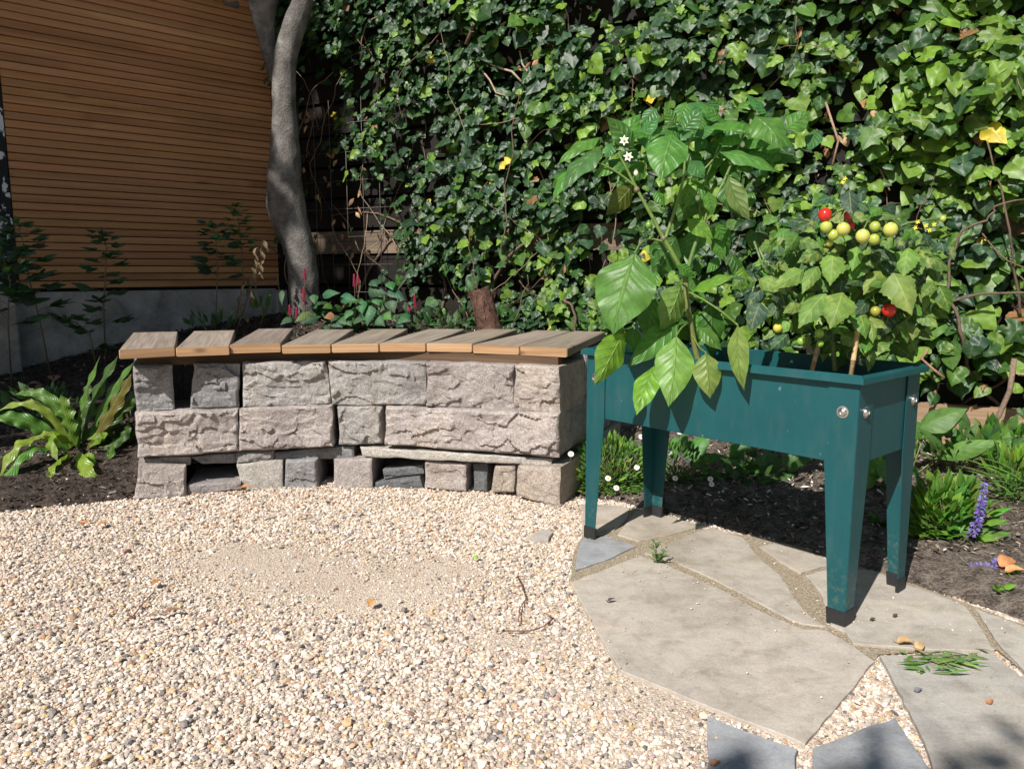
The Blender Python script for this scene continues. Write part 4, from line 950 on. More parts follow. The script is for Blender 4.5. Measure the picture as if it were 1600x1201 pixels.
# ------------------------------------------------------------------ raised planter
PF = G(913.5, 838, .008); PF.z = 0                                    # front left foot, outer corner
E1 = (G(1319, 980, .008)-PF); E1.z = 0; PLEN = E1.length; E1.normalize(); E2 = Vector((-E1.y, E1.x, 0)); PWID = .320
PZ = AY(1343, 588, (PF+E1*PLEN).y).z                  # rim height
ZB = AY(940, 654, (PF+E1*.06).y).z                    # underside of the trough
planter = thing('raised_planter', (PF.x, PF.y, 0), 'teal green metal raised planter on four tapered legs', 'planter', rz=math.atan2(E1.y, E1.x))
LOCAL.add(planter.name)
def build_planter():
    L, Wd = PLEN, PWID; z0, z1 = ZB, PZ; t = .0015
    def bev(a, name, mat, parent, off=.002):
        me = a.mesh(name, mat, False); bm = bmesh.new(); bm.from_mesh(me)
        bmesh.ops.bevel(bm, geom=[e for e in bm.edges if e.is_manifold and e.calc_face_angle(0) > .5], offset=off, segments=2, affect='EDGES', clamp_overlap=True)
        bm.to_mesh(me); bm.free(); me.polygons.foreach_set('use_smooth', [True]*len(me.polygons)); me.set_sharp_from_angle(angle=math.radians(35)); return link(name, me, parent)
    i_ = .004
    a = Acc()   # trough: double-skinned walls and a floor
    a.box((i_, i_, z0), (L-2*i_, 0, 0), (0, .004, 0), (0, 0, z1-z0-.001)); a.box((i_, Wd-i_-.004, z0), (L-2*i_, 0, 0), (0, .004, 0), (0, 0, z1-z0-.001))
    a.box((i_, i_+.0045, z0), (.004, 0, 0), (0, Wd-2*i_-.009, 0), (0, 0, z1-z0-.001)); a.box((L-i_-.004, i_+.0045, z0), (.004, 0, 0), (0, Wd-2*i_-.009, 0), (0, 0, z1-z0-.001))
    a.box((i_+.004, i_+.0045, z0+.003), (L-2*i_-.008, 0, 0), (0, Wd-2*i_-.009, 0), (0, 0, .004))
    body = bev(a, 'trough', M['paint'], planter, .0012)
    # folded rim: four mitred lips that lean outwards
    for k in range(4):
        c = [(0, 0), (L, 0), (L, Wd), (0, Wd)]; p, q = Vector((*c[k], 0)), Vector((*c[(k+1) % 4], 0)); d = (q-p).normalized(); o = Vector((d.y, -d.x, 0))
        ins = -.002; prof = [(ins, .000), (.004, .0025), (.013, -.0035), (.0145, -.016), (.0125, -.0165), (.0112, -.005), (.0035, -.0015), (ins, -.003)]
        V = []; g = .0008
        for (s, P) in ((1, p), (-1, q)):
            for (x, z) in prof: V.append(P+o*x-d*s*(x-g)+UP*(z1+z))
        m = len(prof); F = [(i, (i+1) % m, m+(i+1) % m, m+i)[::-1] for i in range(m)]+[tuple(range(m)), tuple(range(m, 2*m))[::-1]]
        a = Acc(); a.add(V, F); a.build('rim', M['paint'], planter, smooth=True, angle=25)
    # legs: L-shaped sheet, inner edge tapering towards the foot
    wt, wb = .070, .038; zt = z1-.004; hc = .036
    for (cx, cy, sx, sy) in ((0, 0, 1, 1), (L, 0, -1, 1), (0, Wd, 1, -1), (L, Wd, -1, -1)):
        def wat(z): return wt if z > z0 else wb+(wt-wb)*(z/z0)**1.0
        zs = [.02, z0*.5, z0, zt]; a = Acc(); V = []; th = .0022
        for z in zs:
            w_ = wat(z)
            for (x, y) in ((0, 0), (w_, 0), (w_, th), (th, th), (th, w_), (0, w_)): V.append((cx+sx*x, cy+sy*y, z))
        F = []; m = 6
        for k in range(len(zs)-1):
            for i in range(m): F.append((k*m+i, k*m+(i+1) % m, (k+1)*m+(i+1) % m, (k+1)*m+i))
        F += [tuple(range(m))[::-1], tuple(range((len(zs)-1)*m, len(zs)*m))]
        if sx*sy < 0: F = [f[::-1] for f in F]
        a.add(V, F); lg = bev(a, 'leg', M['paint'], planter, .0009)
        b = Acc(); V = []
        for (z, e) in ((0, .0028), (hc, .0022)):
            w_ = wb+.003+(.004 if z else 0)
            for (x, y) in ((-e, -e), (w_, -e), (w_, .005), (.005, .005), (.005, w_), (-e, w_)): V.append((cx+sx*x, cy+sy*y, z+.0078))
        F = [(i, (i+1) % 6, 6+(i+1) % 6, 6+i) for i in range(6)]+[tuple(range(6))[::-1], tuple(range(6, 12))]
        if sx*sy < 0: F = [f[::-1] for f in F]
        b.add(V, F); bev(b, 'foot_cap', M['cap'], lg, .001)
        for axis in (0, 1):
            zz = z1-.082 if cy == 0 else z1-.082
            pos = Vector((cx+sx*.034, cy, zz)) if axis == 0 else Vector((cx, cy+sy*.034, zz)); dr = Vector((0, -sy, 0)) if axis == 0 else Vector((-sx, 0, 0))
            c = Acc(); u = dr.orthogonal().normalized(); w2 = dr.cross(u); n = 20; V = []; F = []
            for (r_, h) in ((.0135, .0004), (.0135, .0016), (.0095, .0018), (.009, .0048), (.0065, .0072), (.0038, .0078), (.0034, .0058)):
                for k in range(n): V.append(pos+dr*h+(u*math.cos(2*math.pi*k/n)+w2*math.sin(2*math.pi*k/n))*r_)
            for j in range(6):
                for k in range(n): F.append((j*n+k, j*n+(k+1) % n, (j+1)*n+(k+1) % n, (j+1)*n+k))
            F.append(tuple(range(6*n, 7*n))); c.add(V, F); c.build('bolt', M['steel'], lg, angle=40)
build_planter()
def PW(x, y, z): return PF+E1*x+E2*y+UP*z
def potting():
    a = Acc(); nx, ny = 60, 24; V = []; F = []
    for j in range(ny+1):
        for i in range(nx+1):
            p = PW(.012+(PLEN-.024)*i/nx, .012+(PWID-.024)*j/ny, 0); V.append(p+UP*(PZ-.045+mnoise.fractal(p*22, .9, 2, 4)*.012))
    for j in range(ny):
        for i in range(nx): F.append((j*(nx+1)+i, j*(nx+1)+i+1, (j+1)*(nx+1)+i+1, (j+1)*(nx+1)+i))
    a.add(V, F); tag(a.build('potting_soil', M['soil'], None), 'dark potting soil filling the teal planter', 'soil', kind='stuff')
potting()

# ------------------------------------------------------------------ pepper plant
def q5(x, y): return (840+.4497*x, 120+.4497*y)
def build_pepper():
    YB = (PW(.33, .15, 0)).y
    rt = AY(*q5(555, 985), YB); t = thing('pepper_plant', (rt.x, rt.y, PZ-.05), 'tall leafy pepper plant with big drooping leaves in the left of the planter', 'plant')
    def P(x, y, d=0.0):
        px, py = q5(x, y); Y = YB-d
        if d >= .1 and py > 495:      # leaves that hang over the front of the planter
            rd = ray(px, 560); n_ = E2; Yf = PF.dot(n_)/rd.dot(n_)*rd.y; Y = min(Y, Yf-.018-(d-.1)*.45)
        return AY(px, py, Y)
    a = Acc(); g1 = (.13, .19, .045); g2 = (.10, .17, .04)
    def st(pts, r0, r1, col=g1):
        Q = [Vector(p) for p in pts]
        for _ in range(2):
            R = [Q[0]]
            for i in range(len(Q)-1): R += [Q[i].lerp(Q[i+1], .25), Q[i].lerp(Q[i+1], .75)]
            Q = R+[Q[-1]]
        a.tube(Q, [r0+(r1-r0)*i/(len(Q)-1) for i in range(len(Q))], 8, col)
    st([P(560, 1000), P(545, 930), P(530, 850), P(518, 780), P(514, 700)], .0085, .0075, (.16, .17, .05))
    st([P(514, 705), P(490, 650), P(450, 580), P(438, 560)], .007, .006)
    st([P(440, 565), P(395, 480), P(350, 400), P(310, 320), P(280, 265)], .0058, .003)
    st([P(445, 560), P(465, 500), P(490, 420), P(508, 350), P(514, 260), P(540, 200)], .005, .0025)
    st([P(516, 695), P(540, 600), P(570, 530), P(585, 480), P(650, 360), P(680, 285), P(720, 190)], .006, .0028, g2)
    st([P(570, 520, -.03), P(560, 440, -.03), P(590, 340, -.02), P(630, 240)], .004, .0025, g2)
    st([P(345, 385), P(290, 340), P(240, 310), P(190, 290)], .003, .002)
    st([P(508, 360), P(560, 340), P(600, 300), P(640, 250)], .003, .002)
    st([P(436, 572), P(385, 560), P(355, 580, .08), P(338, 612, .12)], .0032, .0026)
    st([P(525, 748), P(570, 770, .05), P(640, 815, .1), P(695, 862, .14)], .003, .0024)
    st([P(520, 830), P(505, 828, .03), P(490, 850, .05)], .003, .002); st([P(520, 735), P(508, 722, .03), P(498, 722, .06)], .003, .002); st([P(530, 850), P(500, 870, .06), P(482, 900, .1)], .003, .002); st([P(540, 900), P(560, 940, .08), P(585, 958, .12)], .0026, .002)
    st([P(530, 760), P(580, 775), P(602, 782)], .0026, .002); st([P(655, 350), P(662, 345), P(668, 350)], .0025, .002)
    for (x, y) in ((525, 830), (438, 562), (516, 690), (345, 392)): a.ball(P(x, y), .0085, (.14, .13, .07), 10, 6)
    a.build('stem', M['stem'], t)
    lf = Acc()
    mid = (.09, .24, .04); dk = (.06, .17, .03); pale = (.19, .31, .07); yg = (.15, .31, .035); cool = (.07, .2, .06)
    SUN = TOSUN; F_ = Vector((0, -1, .1)); back = Vector((0, -1, -.5))
    L = [  # base, tip, width, depth base, depth tip, normal, colour, bow, cup, side
     ((340, 612), (262, 897), 205, .12, .17, (-.35, -1, .25), mid, .10, .22, .06),
     ((300, 888), (198, 1072), 112, .14, .19, (.5, -1, .1), yg, .12, .35, .05),
     ((482, 900), (455, 1148), 128, .12, .19, (-.2, -1, .15), pale, .16, .3, -.05),
     ((405, 1005), (343, 1176), 88, .1, .17, (-.6, -1, .0), yg, .1, .35, .05),
     ((492, 850), (312, 1010), 95, .06, .1, (.2, -1, .8), mid, .2, .3, 0),
     ((498, 722), (425, 882), 112, .06, .1, (.55, -1, .2), pale, .12, .4, -.08),
     ((410, 770), (378, 915), 105, .02, .04, (-.3, -1, .1), dk, .1, .25, 0),
     ((602, 782), (606, 978), 96, -.03, -.02, (.1, -1, .1), dk, .08, .3, 0),
     ((585, 958), (600, 1118), 92, .13, .165, (-.1, -1, .2), pale, .12, .35, .03),
     ((696, 862), (718, 1090), 66, .14, .17, (-.6, -1, .2), pale, .1, .45, .12),
     ((535, 745), (695, 690), 78, .0, .06, (-.1, -.6, 1), yg, .15, .2, -.05),
     ((228, 255), (88, 402), 98, .05, .1, (-.55, -.8, .7), cool, .3, .3, .12),
     ((218, 212), (68, 308), 78, .0, .03, (-.3, -.7, 1), mid, .3, .3, -.1),
     ((150, 300), (52, 432), 60, .02, .05, (-.5, -.8, .6), mid, .25, .4, .1),
     ((330, 378), (236, 482), 78, -.02, .0, (.3, -1, .0), (.09, .13, .02), .1, .3, -.05),
     ((470, 198), (424, 362), 135, .08, .15, (-.1, -.9, .55), mid, .2, .22, .04),
     ((262, 240), (360, 128), 80, .0, -.02, (.2, -.9, .5), mid, .1, .3, .05),
     ((345, 215), (425, 140), 66, .03, .03, (-.4, -.8, .8), cool, .15, .3, .05),
     ((335, 250), (238, 138), 70, .02, .03, (-.3, -.9, .4), dk, .1, .3, .05),
     ((508, 190), (560, 110), 74, .04, .05, (-.2, -.9, .6), cool, .1, .3, .0),
     ((742, 168), (585, 186), 82, .03, .06, (-.1, -.7, 1), mid, .22, .3, .0),
     ((755, 138), (852, 252), 122, .06, .12, (-.1, -.85, .7), mid, .25, .22, -.06),
     ((862, 185), (948, 118), 78, .0, .0, (.1, -.9, .5), mid, .1, .3, .04),
     ((632, 262), (842, 335), 82, .05, .1, (.0, -.75, .9), mid, .22, .3, .06),
     ((662, 345), (738, 502), 74, .04, .05, (-.9, -.8, .3), (.2, .31, .09), .12, .3, .1),
     ((655, 350), (712, 490), 110, .0, .0, (.2, -1, .2), dk, .1, .25, 0),
     ((480, 555), (405, 700), 130, -.08, -.08, (.0, -1, -.1), dk, .1, .25, 0),
     ((545, 385), (490, 510), 108, -.08, -.08, (.2, -1, .1), dk, .1, .25, 0),
     ((755, 538), (858, 640), 66, -.1, -.08, (.1, -1, .5), (.07, .1, .025), .12, .3, 0),
     ((690, 112), (800, 70), 66, .0, .0, (-.1, -.6, 1), mid, .15, .3, 0), ((800, 130), (720, 60), 62, .03, .03, (0, -.7, .9), cool, .12, .3, 0),
     ((640, 150), (560, 95), 60, .0, .0, (-.2, -.8, .8), mid, .12, .3, 0), ((400, 205), (330, 200), 54, .05, .08, (-.2, -.7, .9), mid, .12, .3, 0), ((520, 255), (580, 330), 60, -.04, -.03, (0, -1, .4), dk, .12, .3, 0),
     ((700, 200), (640, 245), 60, .02, .04, (-.1, -.8, .8), mid, .12, .3, 0), ((430, 240), (370, 300), 64, .0, .02, (-.2, -.8, .7), cool, .15, .3, 0), ((850, 140), (930, 160), 60, -.05, -.04, (0, -.6, 1), dk, .15, .3, 0),
     ((545, 205), (640, 170), 74, .02, .03, (-.1, -.7, 1), cool, .16, .3, 0), ((620, 230), (680, 290), 54, -.02, 0, (.1, -.9, .5), dk, .16, .3, 0), ((480, 170), (440, 100), 48, 0, 0, (-.1, -.9, .5), mid, .1, .3, 0), ((590, 400), (610, 480), 46, .02, .03, (-.4, -1, .2), mid, .1, .3, 0),
     ((410, 395), (440, 450), 44, -.03, -.02, (.3, -1, .3), mid, .1, .3, 0), ((560, 870), (640, 950), 60, .0, .03, (.1, -1, .4), mid, .15, .3, 0), ((470, 830), (440, 1010), 90, .05, .08, (.3, -1, .3), (.06, .17, .02), .12, .3, 0), ((700, 910), (765, 930), 56, .02, .03, (.2, -1, .5), yg, .1, .2, 0), ((330, 870), (330, 960), 60, .02, .04, (.1, -1, .1), dk, .1, .3, 0)]
    for (b, tp, w_, db, dt, nr, c, bow, cup, sd) in L:
        wm = w_*.4497/FPX*YB*1.0
        leaf(lf, P(*b, db), P(*tp, dt), wm, nr, tuple(x*random.uniform(.9, 1.1) for x in c), 'pepper', bow*.8, cup*.75, 14, 30, wave=.11, corr=.019, side=sd*.6)
    rr = random.Random(5)
    for i in range(66):
        x = rr.gauss(560, 190); y = rr.uniform(75, 300)+abs(x-560)*.12-(abs(x-560)*-.1); d = rr.uniform(-.14, .0); L_ = rr.uniform(70, 140); an = rr.uniform(-.3, 3.4)
        leaf(lf, P(x, y, d), P(x+L_*math.cos(an), y+L_*math.sin(an)*.8, d+rr.uniform(-.02, .06)), L_*rr.uniform(.5, .68)*.4497/FPX*YB, (rr.uniform(-.5, .5), -.8, rr.uniform(.2, 1)), rr.choice([mid, dk, cool, mid]), 'pepper', .14, .25, 8, 14, wave=.06, corr=.008)
    for i in range(26):     # smaller leaves hanging in the middle
        x = rr.gauss(520, 130); y = rr.uniform(340, 860); d = rr.uniform(-.1, .03); L_ = rr.uniform(60, 130); an = rr.uniform(.5, 2.6)
        leaf(lf, P(x, y, d), P(x+L_*math.cos(an), y+L_*math.sin(an), d+rr.uniform(-.02, .04)), L_*rr.uniform(.5, .65)*.4497/FPX*YB, (rr.uniform(-.6, .5), -.9, rr.uniform(0, .8)), rr.choice([mid, dk, yg]), 'pepper', .14, .25, 8, 14, wave=.08, corr=.01)
    lf.build('foliage', M['pepper'], t)
    for (x, y, open_) in ((300, 222, 1), (314, 278, 1), (460, 357, 0), (556, 420, 0), (342, 335, 0), (712, 235, 0)):
        f = Acc(); c = P(x, y, .03)
        if open_:
            for k in range(6):
                an = k*math.pi/3+x; leaf(f, c, c+Vector((math.cos(an)*.014, -.004, math.sin(an)*.014)), .009, (0, -1, .2), (.8, .8, .72), 'heart', .2, .1, 2, 4)
            f.ball(c+Vector((0, -.004, 0)), .0035, (.5, .45, .12), 8, 6)
        else:
            f.ball(c, .0062, (.66, .68, .5), 10, 7, (1, 1, 1.25)); f.ball(c+Vector((0, 0, .006)), .0045, (.2, .28, .07), 8, 6)
        f.build('flower', M['petal'], t)
    for (x, y, r_) in ((386, 515, .0085), (518, 828, .006), (352, 850, .0055)):
        f = Acc(); c = P(x, y, .01); f.ball(c, r_, (.16, .3, .04), 14, 10, (1, 1, 1.15)); f.ball(c+Vector((0, 0, r_*1.1)), r_*.45, (.12, .2, .05), 8, 6); f.build('young_pepper', M['fruit'], t)
build_pepper()

# ------------------------------------------------------------------ tomato plant and its canes
def q6(x, y): return (1140+.3662*x, 180+.3662*y)
def build_tomato():
    YB = PW(.66, .15, 0).y
    rt = AY(*q6(520, 1085), YB); t = thing('tomato_plant', (rt.x, rt.y, PZ-.05), 'bushy cherry tomato plant with mottled leaves and ripening fruit in the right of the planter', 'plant')
    def P(x, y, d=0.0): return AY(*q6(x, y), YB-d)
    a = Acc(); g = (.12, .17, .06)
    for pts, r_ in (([P(450, 1090), P(440, 960), P(430, 820), P(450, 650), P(480, 500), P(490, 400)], .006), ([P(440, 900), P(550, 760), P(620, 600), P(660, 500), P(760, 460), P(900, 440)], .0045), ([P(430, 830), P(300, 780), P(190, 700), P(120, 560)], .0045), ([P(440, 880), P(300, 820), P(150, 810), P(110, 850)], .0035),
                    ([P(490, 405, .05), P(455, 415, .09), P(420, 440, .1), P(430, 490, .1)], .002), ([P(620, 430, .03), P(590, 450, .08), P(570, 490, .1)], .002), ([P(490, 400, .03), P(470, 440, .09), P(485, 470, .1)], .0018), ([P(700, 470, .05), P(690, 470, .09)], .0018), ([P(120, 560), P(105, 540, .03), P(140, 640, .04), P(185, 690, .04)], .003), ([P(170, 600), P(165, 640, .04), P(225, 650, .04)], .002),
                    ([P(380, 880, .04), P(385, 930, .05), P(388, 975, .05)], .0018)):
        a.tube(pts, [r_*(1-.5*i/len(pts)) for i in range(len(pts))], 6, g)
    a.build('stem', M['stem'], t)
    lf = Acc(); pal = (.14, .245, .05); mid = (.08, .175, .035); dk = (.03, .085, .03); bl = (.035, .085, .05); gr = (.07, .17, .02)
    L = [((400, 570), (285, 632), 72, mid, .08), ((440, 585), (428, 730), 95, pal, .12), ((545, 560), (522, 668), 66, pal, .1), ((625, 585), (592, 662), 74, mid, .06), ((765, 565), (742, 692), 105, pal, .1), ((318, 660), (172, 742), 78, pal, .1), ((378, 645), (308, 765), 66, pal, .11), ((645, 665), (570, 768), 84, pal, .08), ((700, 672), (778, 856), 138, pal, .13), ((412, 760), (292, 912), 112, pal, .13), ((482, 755), (428, 912), 130, pal, .15), ((552, 835), (582, 955), 92, mid, .1), ((598, 875), (612, 975), 54, pal, .09), ((306, 805), (226, 846), 58, pal, .09),
      ((830, 600), (945, 668), 92, mid, .04), ((800, 580), (880, 650), 80, mid, .03), ((600, 425), (725, 440), 52, mid, .06), ((700, 520), (630, 590), 60, mid, .05), ((510, 320), (522, 440), 78, bl, .12), ((450, 350), (365, 375), 60, bl, .04), ((560, 330), (560, 375), 50, bl, .04), ((480, 690), (470, 760), 90, bl, .03), ((130, 800), (88, 925), 96, bl, .05), ((190, 795), (202, 872), 58, bl, .06), ((250, 930), (172, 1000), 74, bl, .05), ((900, 535), (915, 585), 56, bl, .05), ((930, 560), (960, 620), 50, bl, .02), ((560, 760), (500, 700), 80, gr, .02), ((850, 560), (830, 500), 54, bl, .03), ((700, 760), (660, 660), 80, gr, .02), ((500, 640), (560, 720), 70, bl, .02), ((330, 740), (380, 700), 60, gr, .03), ((380, 610), (300, 560), 60, mid, .03), ((700, 930), (640, 985), 62, mid, .02), ((650, 880), (740, 910), 64, gr, .02), ((770, 960), (800, 1030), 72, gr, -.1), ((60, 690), (10, 740), 60, gr, .0), ((430, 530), (540, 520), 48, pal, .07)]
    for (b, tp, w_, c, d) in L:
        leaf(lf, P(*b, d*.7), P(*tp, d), w_*.3662/FPX*YB, (random.uniform(-.5, .2), -1, random.uniform(.2, .9)), tuple(x*random.uniform(.85, 1.15) for x in c), 'tomato', .16, .35, 10, 18, wave=.14, corr=.012, side=random.uniform(-.05, .05), tooth=.06)
    rr = random.Random(9)
    for i in range(420):
        an = rr.uniform(0, 6.28); r_ = rr.random()**.6; x = 510+400*r_*math.cos(an); y = 690+320*r_*math.sin(an); d = rr.uniform(-.17, .06); L_ = rr.uniform(50, 125); a2 = rr.uniform(.2, 2.9)
        leaf(lf, P(x, y, d), P(x+L_*math.cos(a2), y+L_*math.sin(a2), d+rr.uniform(0, .05)), L_*rr.uniform(.5, .8)*.3662/FPX*YB, (rr.uniform(-.6, .4), -.9, rr.uniform(0, 1)), tuple(k*rr.uniform(.8, 1.15) for k in rr.choice([dk, bl, mid, gr, mid, pal])), 'tomato', .15, .3, 6, 10, wave=.1, tooth=.08)
    for i in range(26):     # wispy growing tip at the left
        x = rr.uniform(60, 240); y = rr.uniform(540, 700); L_ = rr.uniform(25, 50); a2 = rr.uniform(-.5, 3.5)
        leaf(lf, P(x, y, rr.uniform(0, .05)), P(x+L_*math.cos(a2), y+L_*math.sin(a2), .03), L_*.4*.3662/FPX*YB, (rr.uniform(-.6, .4), -.9, rr.uniform(0, 1)), bl, 'lance', .15, .3, 3, 5)
    lf.build('foliage', M['tomato'], t)
    GR = (.36, .42, .07); GN = (.2, .34, .05); RD = (.5, .022, .012)
    for (x, y, r_, c, d) in ((407, 425, 28, RD, .12), (507, 428, 20, RD, .06), (514, 472, 20, RD, .05), (412, 476, 25, GR, .12), (442, 511, 23, GR, .12), (485, 486, 28, (.45, .44, .1), .13), (568, 516, 29, (.47, .46, .11), .13), (620, 476, 23, GR, .09), (687, 488, 30, (.46, .47, .1), .12), (616, 530, 23, GR, .1), (535, 682, 24, RD, .02), (680, 832, 30, RD, .06), (622, 836, 22, (.3, .28, .05), .05), (383, 931, 21, GN, .07), (305, 965, 18, GN, .07), (386, 975, 16, GN, .07), (910, 442, 13, GR, .08), (425, 545, 16, GR, .1), (205, 908, 20, (.55, .47, .06), .04)):
        f = Acc(); c0 = P(x, y, d); R = r_*.92*.3662/FPX*YB; f.ball(c0, R, c, 20, 14, (1, 1, 1.04))
        o = f.build('tomato', M['fruit'], t)
        o['label'] = 'red ripe tomato' if c == RD else 'green unripe tomato'
        s = Acc()
        for k in range(5):
            an = k*1.257+x; leaf(s, c0+Vector((0, 0, R*.98)), c0+Vector((math.cos(an)*R*.8, math.sin(an)*R*.8, R*.75)), R*.35, (0, 0, 1), (.08, .15, .04), 'lance', .1, .1, 2, 4)
        s.build('calyx', M['stem'], o)
    for (x, y) in ((790, 480), (835, 470), (800, 455), (870, 465), (850, 490), (490, 270), (480, 285)):
        c = P(x, y, .08); f = Acc()
        for k in range(5): an = k*1.257+x; leaf(f, c, c+Vector((math.cos(an)*.0062, -.003, math.sin(an)*.0062)), .003, (0, -1, .3), (.75, .62, .06), 'lance', .1, .1, 2, 3)
        f.build('flower', M['petal'], t)
    for (x0, y0, x1, y1, lab) in ((352, 1085, 385, 960, 'thin tan plant cane left of the other under the tomato leaves'), (520, 1095, 545, 930, 'thicker tan plant cane nearest the planter corner')):
        s = Acc(); A0 = AY(*q6(x0, y0), PW(.62 if x0 < 400 else .7, .09, 0).y); B0 = AY(*q6(x1, y1), A0.y+.005); d = (B0-A0)
        s.tube([A0-d*.35, A0+d*.3, A0+d*.31, A0+d*.33, B0, A0+d*1.15], [.0058, .0058, .0068, .0058, .0055, .005], 8, (.42, .29, .15)); tag(s.build('plant_cane', M['twig'], None), lab, 'cane')
build_tomato()

# ------------------------------------------------------------------ stump
def stump():
    Yb = 4.0; p0 = AY(774, 535, Yb); p1 = AY(748, 453, Yb); a = Acc(); n = 26; m = 18; V = []; F = []
    r0 = 22/FPX*Yb*.88; r1 = 19/FPX*Yb*.9
    for j in range(m+1):
        t = j/m; c = p0.lerp(p1, t)+Vector((0, 0, -.02*(1-t))); r_ = r0+(r1-r0)*t
        for k in range(n):
            an = 2*math.pi*k/n; d = Vector((math.cos(an), math.sin(an), 0)); q = c+d*r_
            kk = 1+.16*mnoise.noise(Vector((d.x*3, d.y*3, t*1.5)))+.10*mnoise.noise(q*60)
            V.append(c+d*r_*kk+UP*((.012*math.sin(an+2)+.02*mnoise.noise(q*45)) if j == m else 0))
    for j in range(m):
        for k in range(n): F.append((j*n+k, j*n+(k+1) % n, (j+1)*n+(k+1) % n, (j+1)*n+k))
    F.append(tuple(range(m*n, m*n+n))); a.add(V, F)
    rr = random.Random(2)
    for i in range(60):     # fibrous bark roots
        an = rr.uniform(0, 6.28); z = rr.uniform(.05, .9); c = p0.lerp(p1, z); d = Vector((math.cos(an), math.sin(an), 0)); q = c+d*(r0*1.08); a.tube([q, q+Vector((rr.uniform(-.01, .01), rr.uniform(-.01, .01), rr.uniform(.02, .05)))], [.0022, .001], 4)
    tag(a.build('tree_stump', M['stump'], None, angle=50), 'short rough reddish brown stump standing behind the bench', 'stump')
stump()

# ------------------------------------------------------------------ hart's tongue fern at the left
def fern():
    def Z(x, y): return (x/3.0, 420+y/3.0)
    YB = 3.02; c = AY(113, 722, YB); c.z = soil1(c.x, c.y); t = thing('hart_tongue_fern', c, 'glossy fern with long strap shaped wavy fronds left of the bench', 'fern')
    a = Acc(); yl = (.18, .27, .03); gn = (.09, .2, .03); dk = (.05, .1, .022); br = (.12, .1, .025)
    L = [([(370, 850), (375, 650), (473, 402)], 62, gn, .02, .05, (-.9, -.7, .2)), ([(385, 840), (430, 620), (556, 405)], 72, dk, .0, -.02, (-.8, -1, 0)), ([(400, 850), (480, 640), (625, 440)], 62, gn, .0, .0, (-.6, -1, .3)), ([(400, 850), (520, 660), (615, 490)], 74, br, .02, .05, (-.5, -1, .2)), ([(420, 850), (560, 660), (650, 575)], 78, dk, -.02, -.05, (-.2, -1, .4)),
      ([(350, 830), (310, 700), (285, 590)], 88, gn, .06, .08, (-.2, -1, .4)), ([(340, 830), (230, 610), (70, 590)], 62, gn, .0, .0, (-.3, -.8, .9)), ([(330, 840), (170, 640), (-30, 680)], 46, yl, .05, .08, (-.2, -.7, 1)), ([(320, 850), (130, 720), (-30, 700)], 76, gn, .05, .15, (-.3, -1, .6)), ([(340, 830), (250, 765), (150, 808)], 40, yl, .1, .18, (-.2, -.8, .8)),
      ([(300, 860), (120, 800), (-10, 1000)], 66, yl, .1, .28, (-.4, -1, .5)), ([(310, 880), (130, 850), (0, 1070)], 74, gn, .12, .3, (-.3, -1, .7)), ([(350, 830), (235, 790), (275, 905)], 62, yl, .12, .26, (-.6, -1, .5)), ([(330, 870), (250, 920), (205, 1035)], 52, yl, .14, .28, (-.3, -1, .4)), ([(350, 880), (385, 940), (455, 1100)], 98, yl, .16, .3, (-.1, -1, .4)), ([(370, 900), (400, 900), (440, 868)], 70, yl, .1, .15, (.2, -1, .4)), ([(420, 830), (480, 780), (405, 800)], 44, yl, .08, .12, (.1, -1, .6)), ([(400, 870), (490, 890), (530, 815)], 46, gn, .06, .1, (.1, -.8, .7)), ([(330, 880), (150, 960), (80, 1080)], 66, gn, .1, .22, (-.3, -1, .5)), ([(430, 860), (560, 800), (600, 720)], 50, dk, .0, .0, (.2, -.9, .6)), ([(360, 830), (390, 640), (420, 520)], 60, dk, -.05, -.08, (-.4, -1, .3)), ([(330, 850), (190, 640), (110, 560)], 60, dk, -.02, .0, (-.2, -.8, .8)), ([(310, 860), (60, 900), (-60, 890)], 64, (.05, .12, .04), .08, .1, (-.2, -1, .6)), ([(380, 880), (330, 950), (310, 1030)], 40, dk, .1, .16, (0, -1, .5))]
    for (pts, w_, col, d0, d1, nr) in L:
        n = 30; pv = np.array(PROF['strap']); V = []; uv = []; F = []; nu = 6; ph = random.uniform(0, 6)
        B = [AY(*Z(*pts[k]), YB-(d0*.5, (d0+d1)/2, d1)[k]) for k in range(3)]; wm = w_/3/FPX*YB*.47
        ctr = []
        for j in range(n+1):
            v = j/n; m1 = B[1]*2-(B[0]+B[2])*.5; ctr.append(B[0]*(1-v)**2+m1*2*v*(1-v)+B[2]*v*v)
        for j in range(n+1):
            v = j/n; tg = (ctr[min(j+1, n)]-ctr[max(j-1, 0)]).normalized(); nn = Vector(nr); nn = (nn-tg*nn.dot(tg)).normalized(); b = tg.cross(nn); ww = float(np.interp(v, pv[:, 0], pv[:, 1]))*wm
            for i in range(nu+1):
                u = (i/nu-.5)*2; wv = math.sin(v*26+ph+(2 if u > 0 else 0))*abs(u)**1.5*.34*ww; ww2 = ww*(1+.08*math.sin(v*26+ph+1))
                V.append(ctr[j]+b*(u*ww2)+nn*(-.32*abs(u)**1.3*ww+wv+.03*ww)); uv.append((u, v))
        for j in range(n):
            for i in range(nu): F.append((j*(nu+1)+i, (j+1)*(nu+1)+i, (j+1)*(nu+1)+i+1, j*(nu+1)+i+1))
        a.add(V, F, tuple(x*random.uniform(.88, 1.12) for x in col), uv)
    a.build('frond', M['frond'], t)
fern()

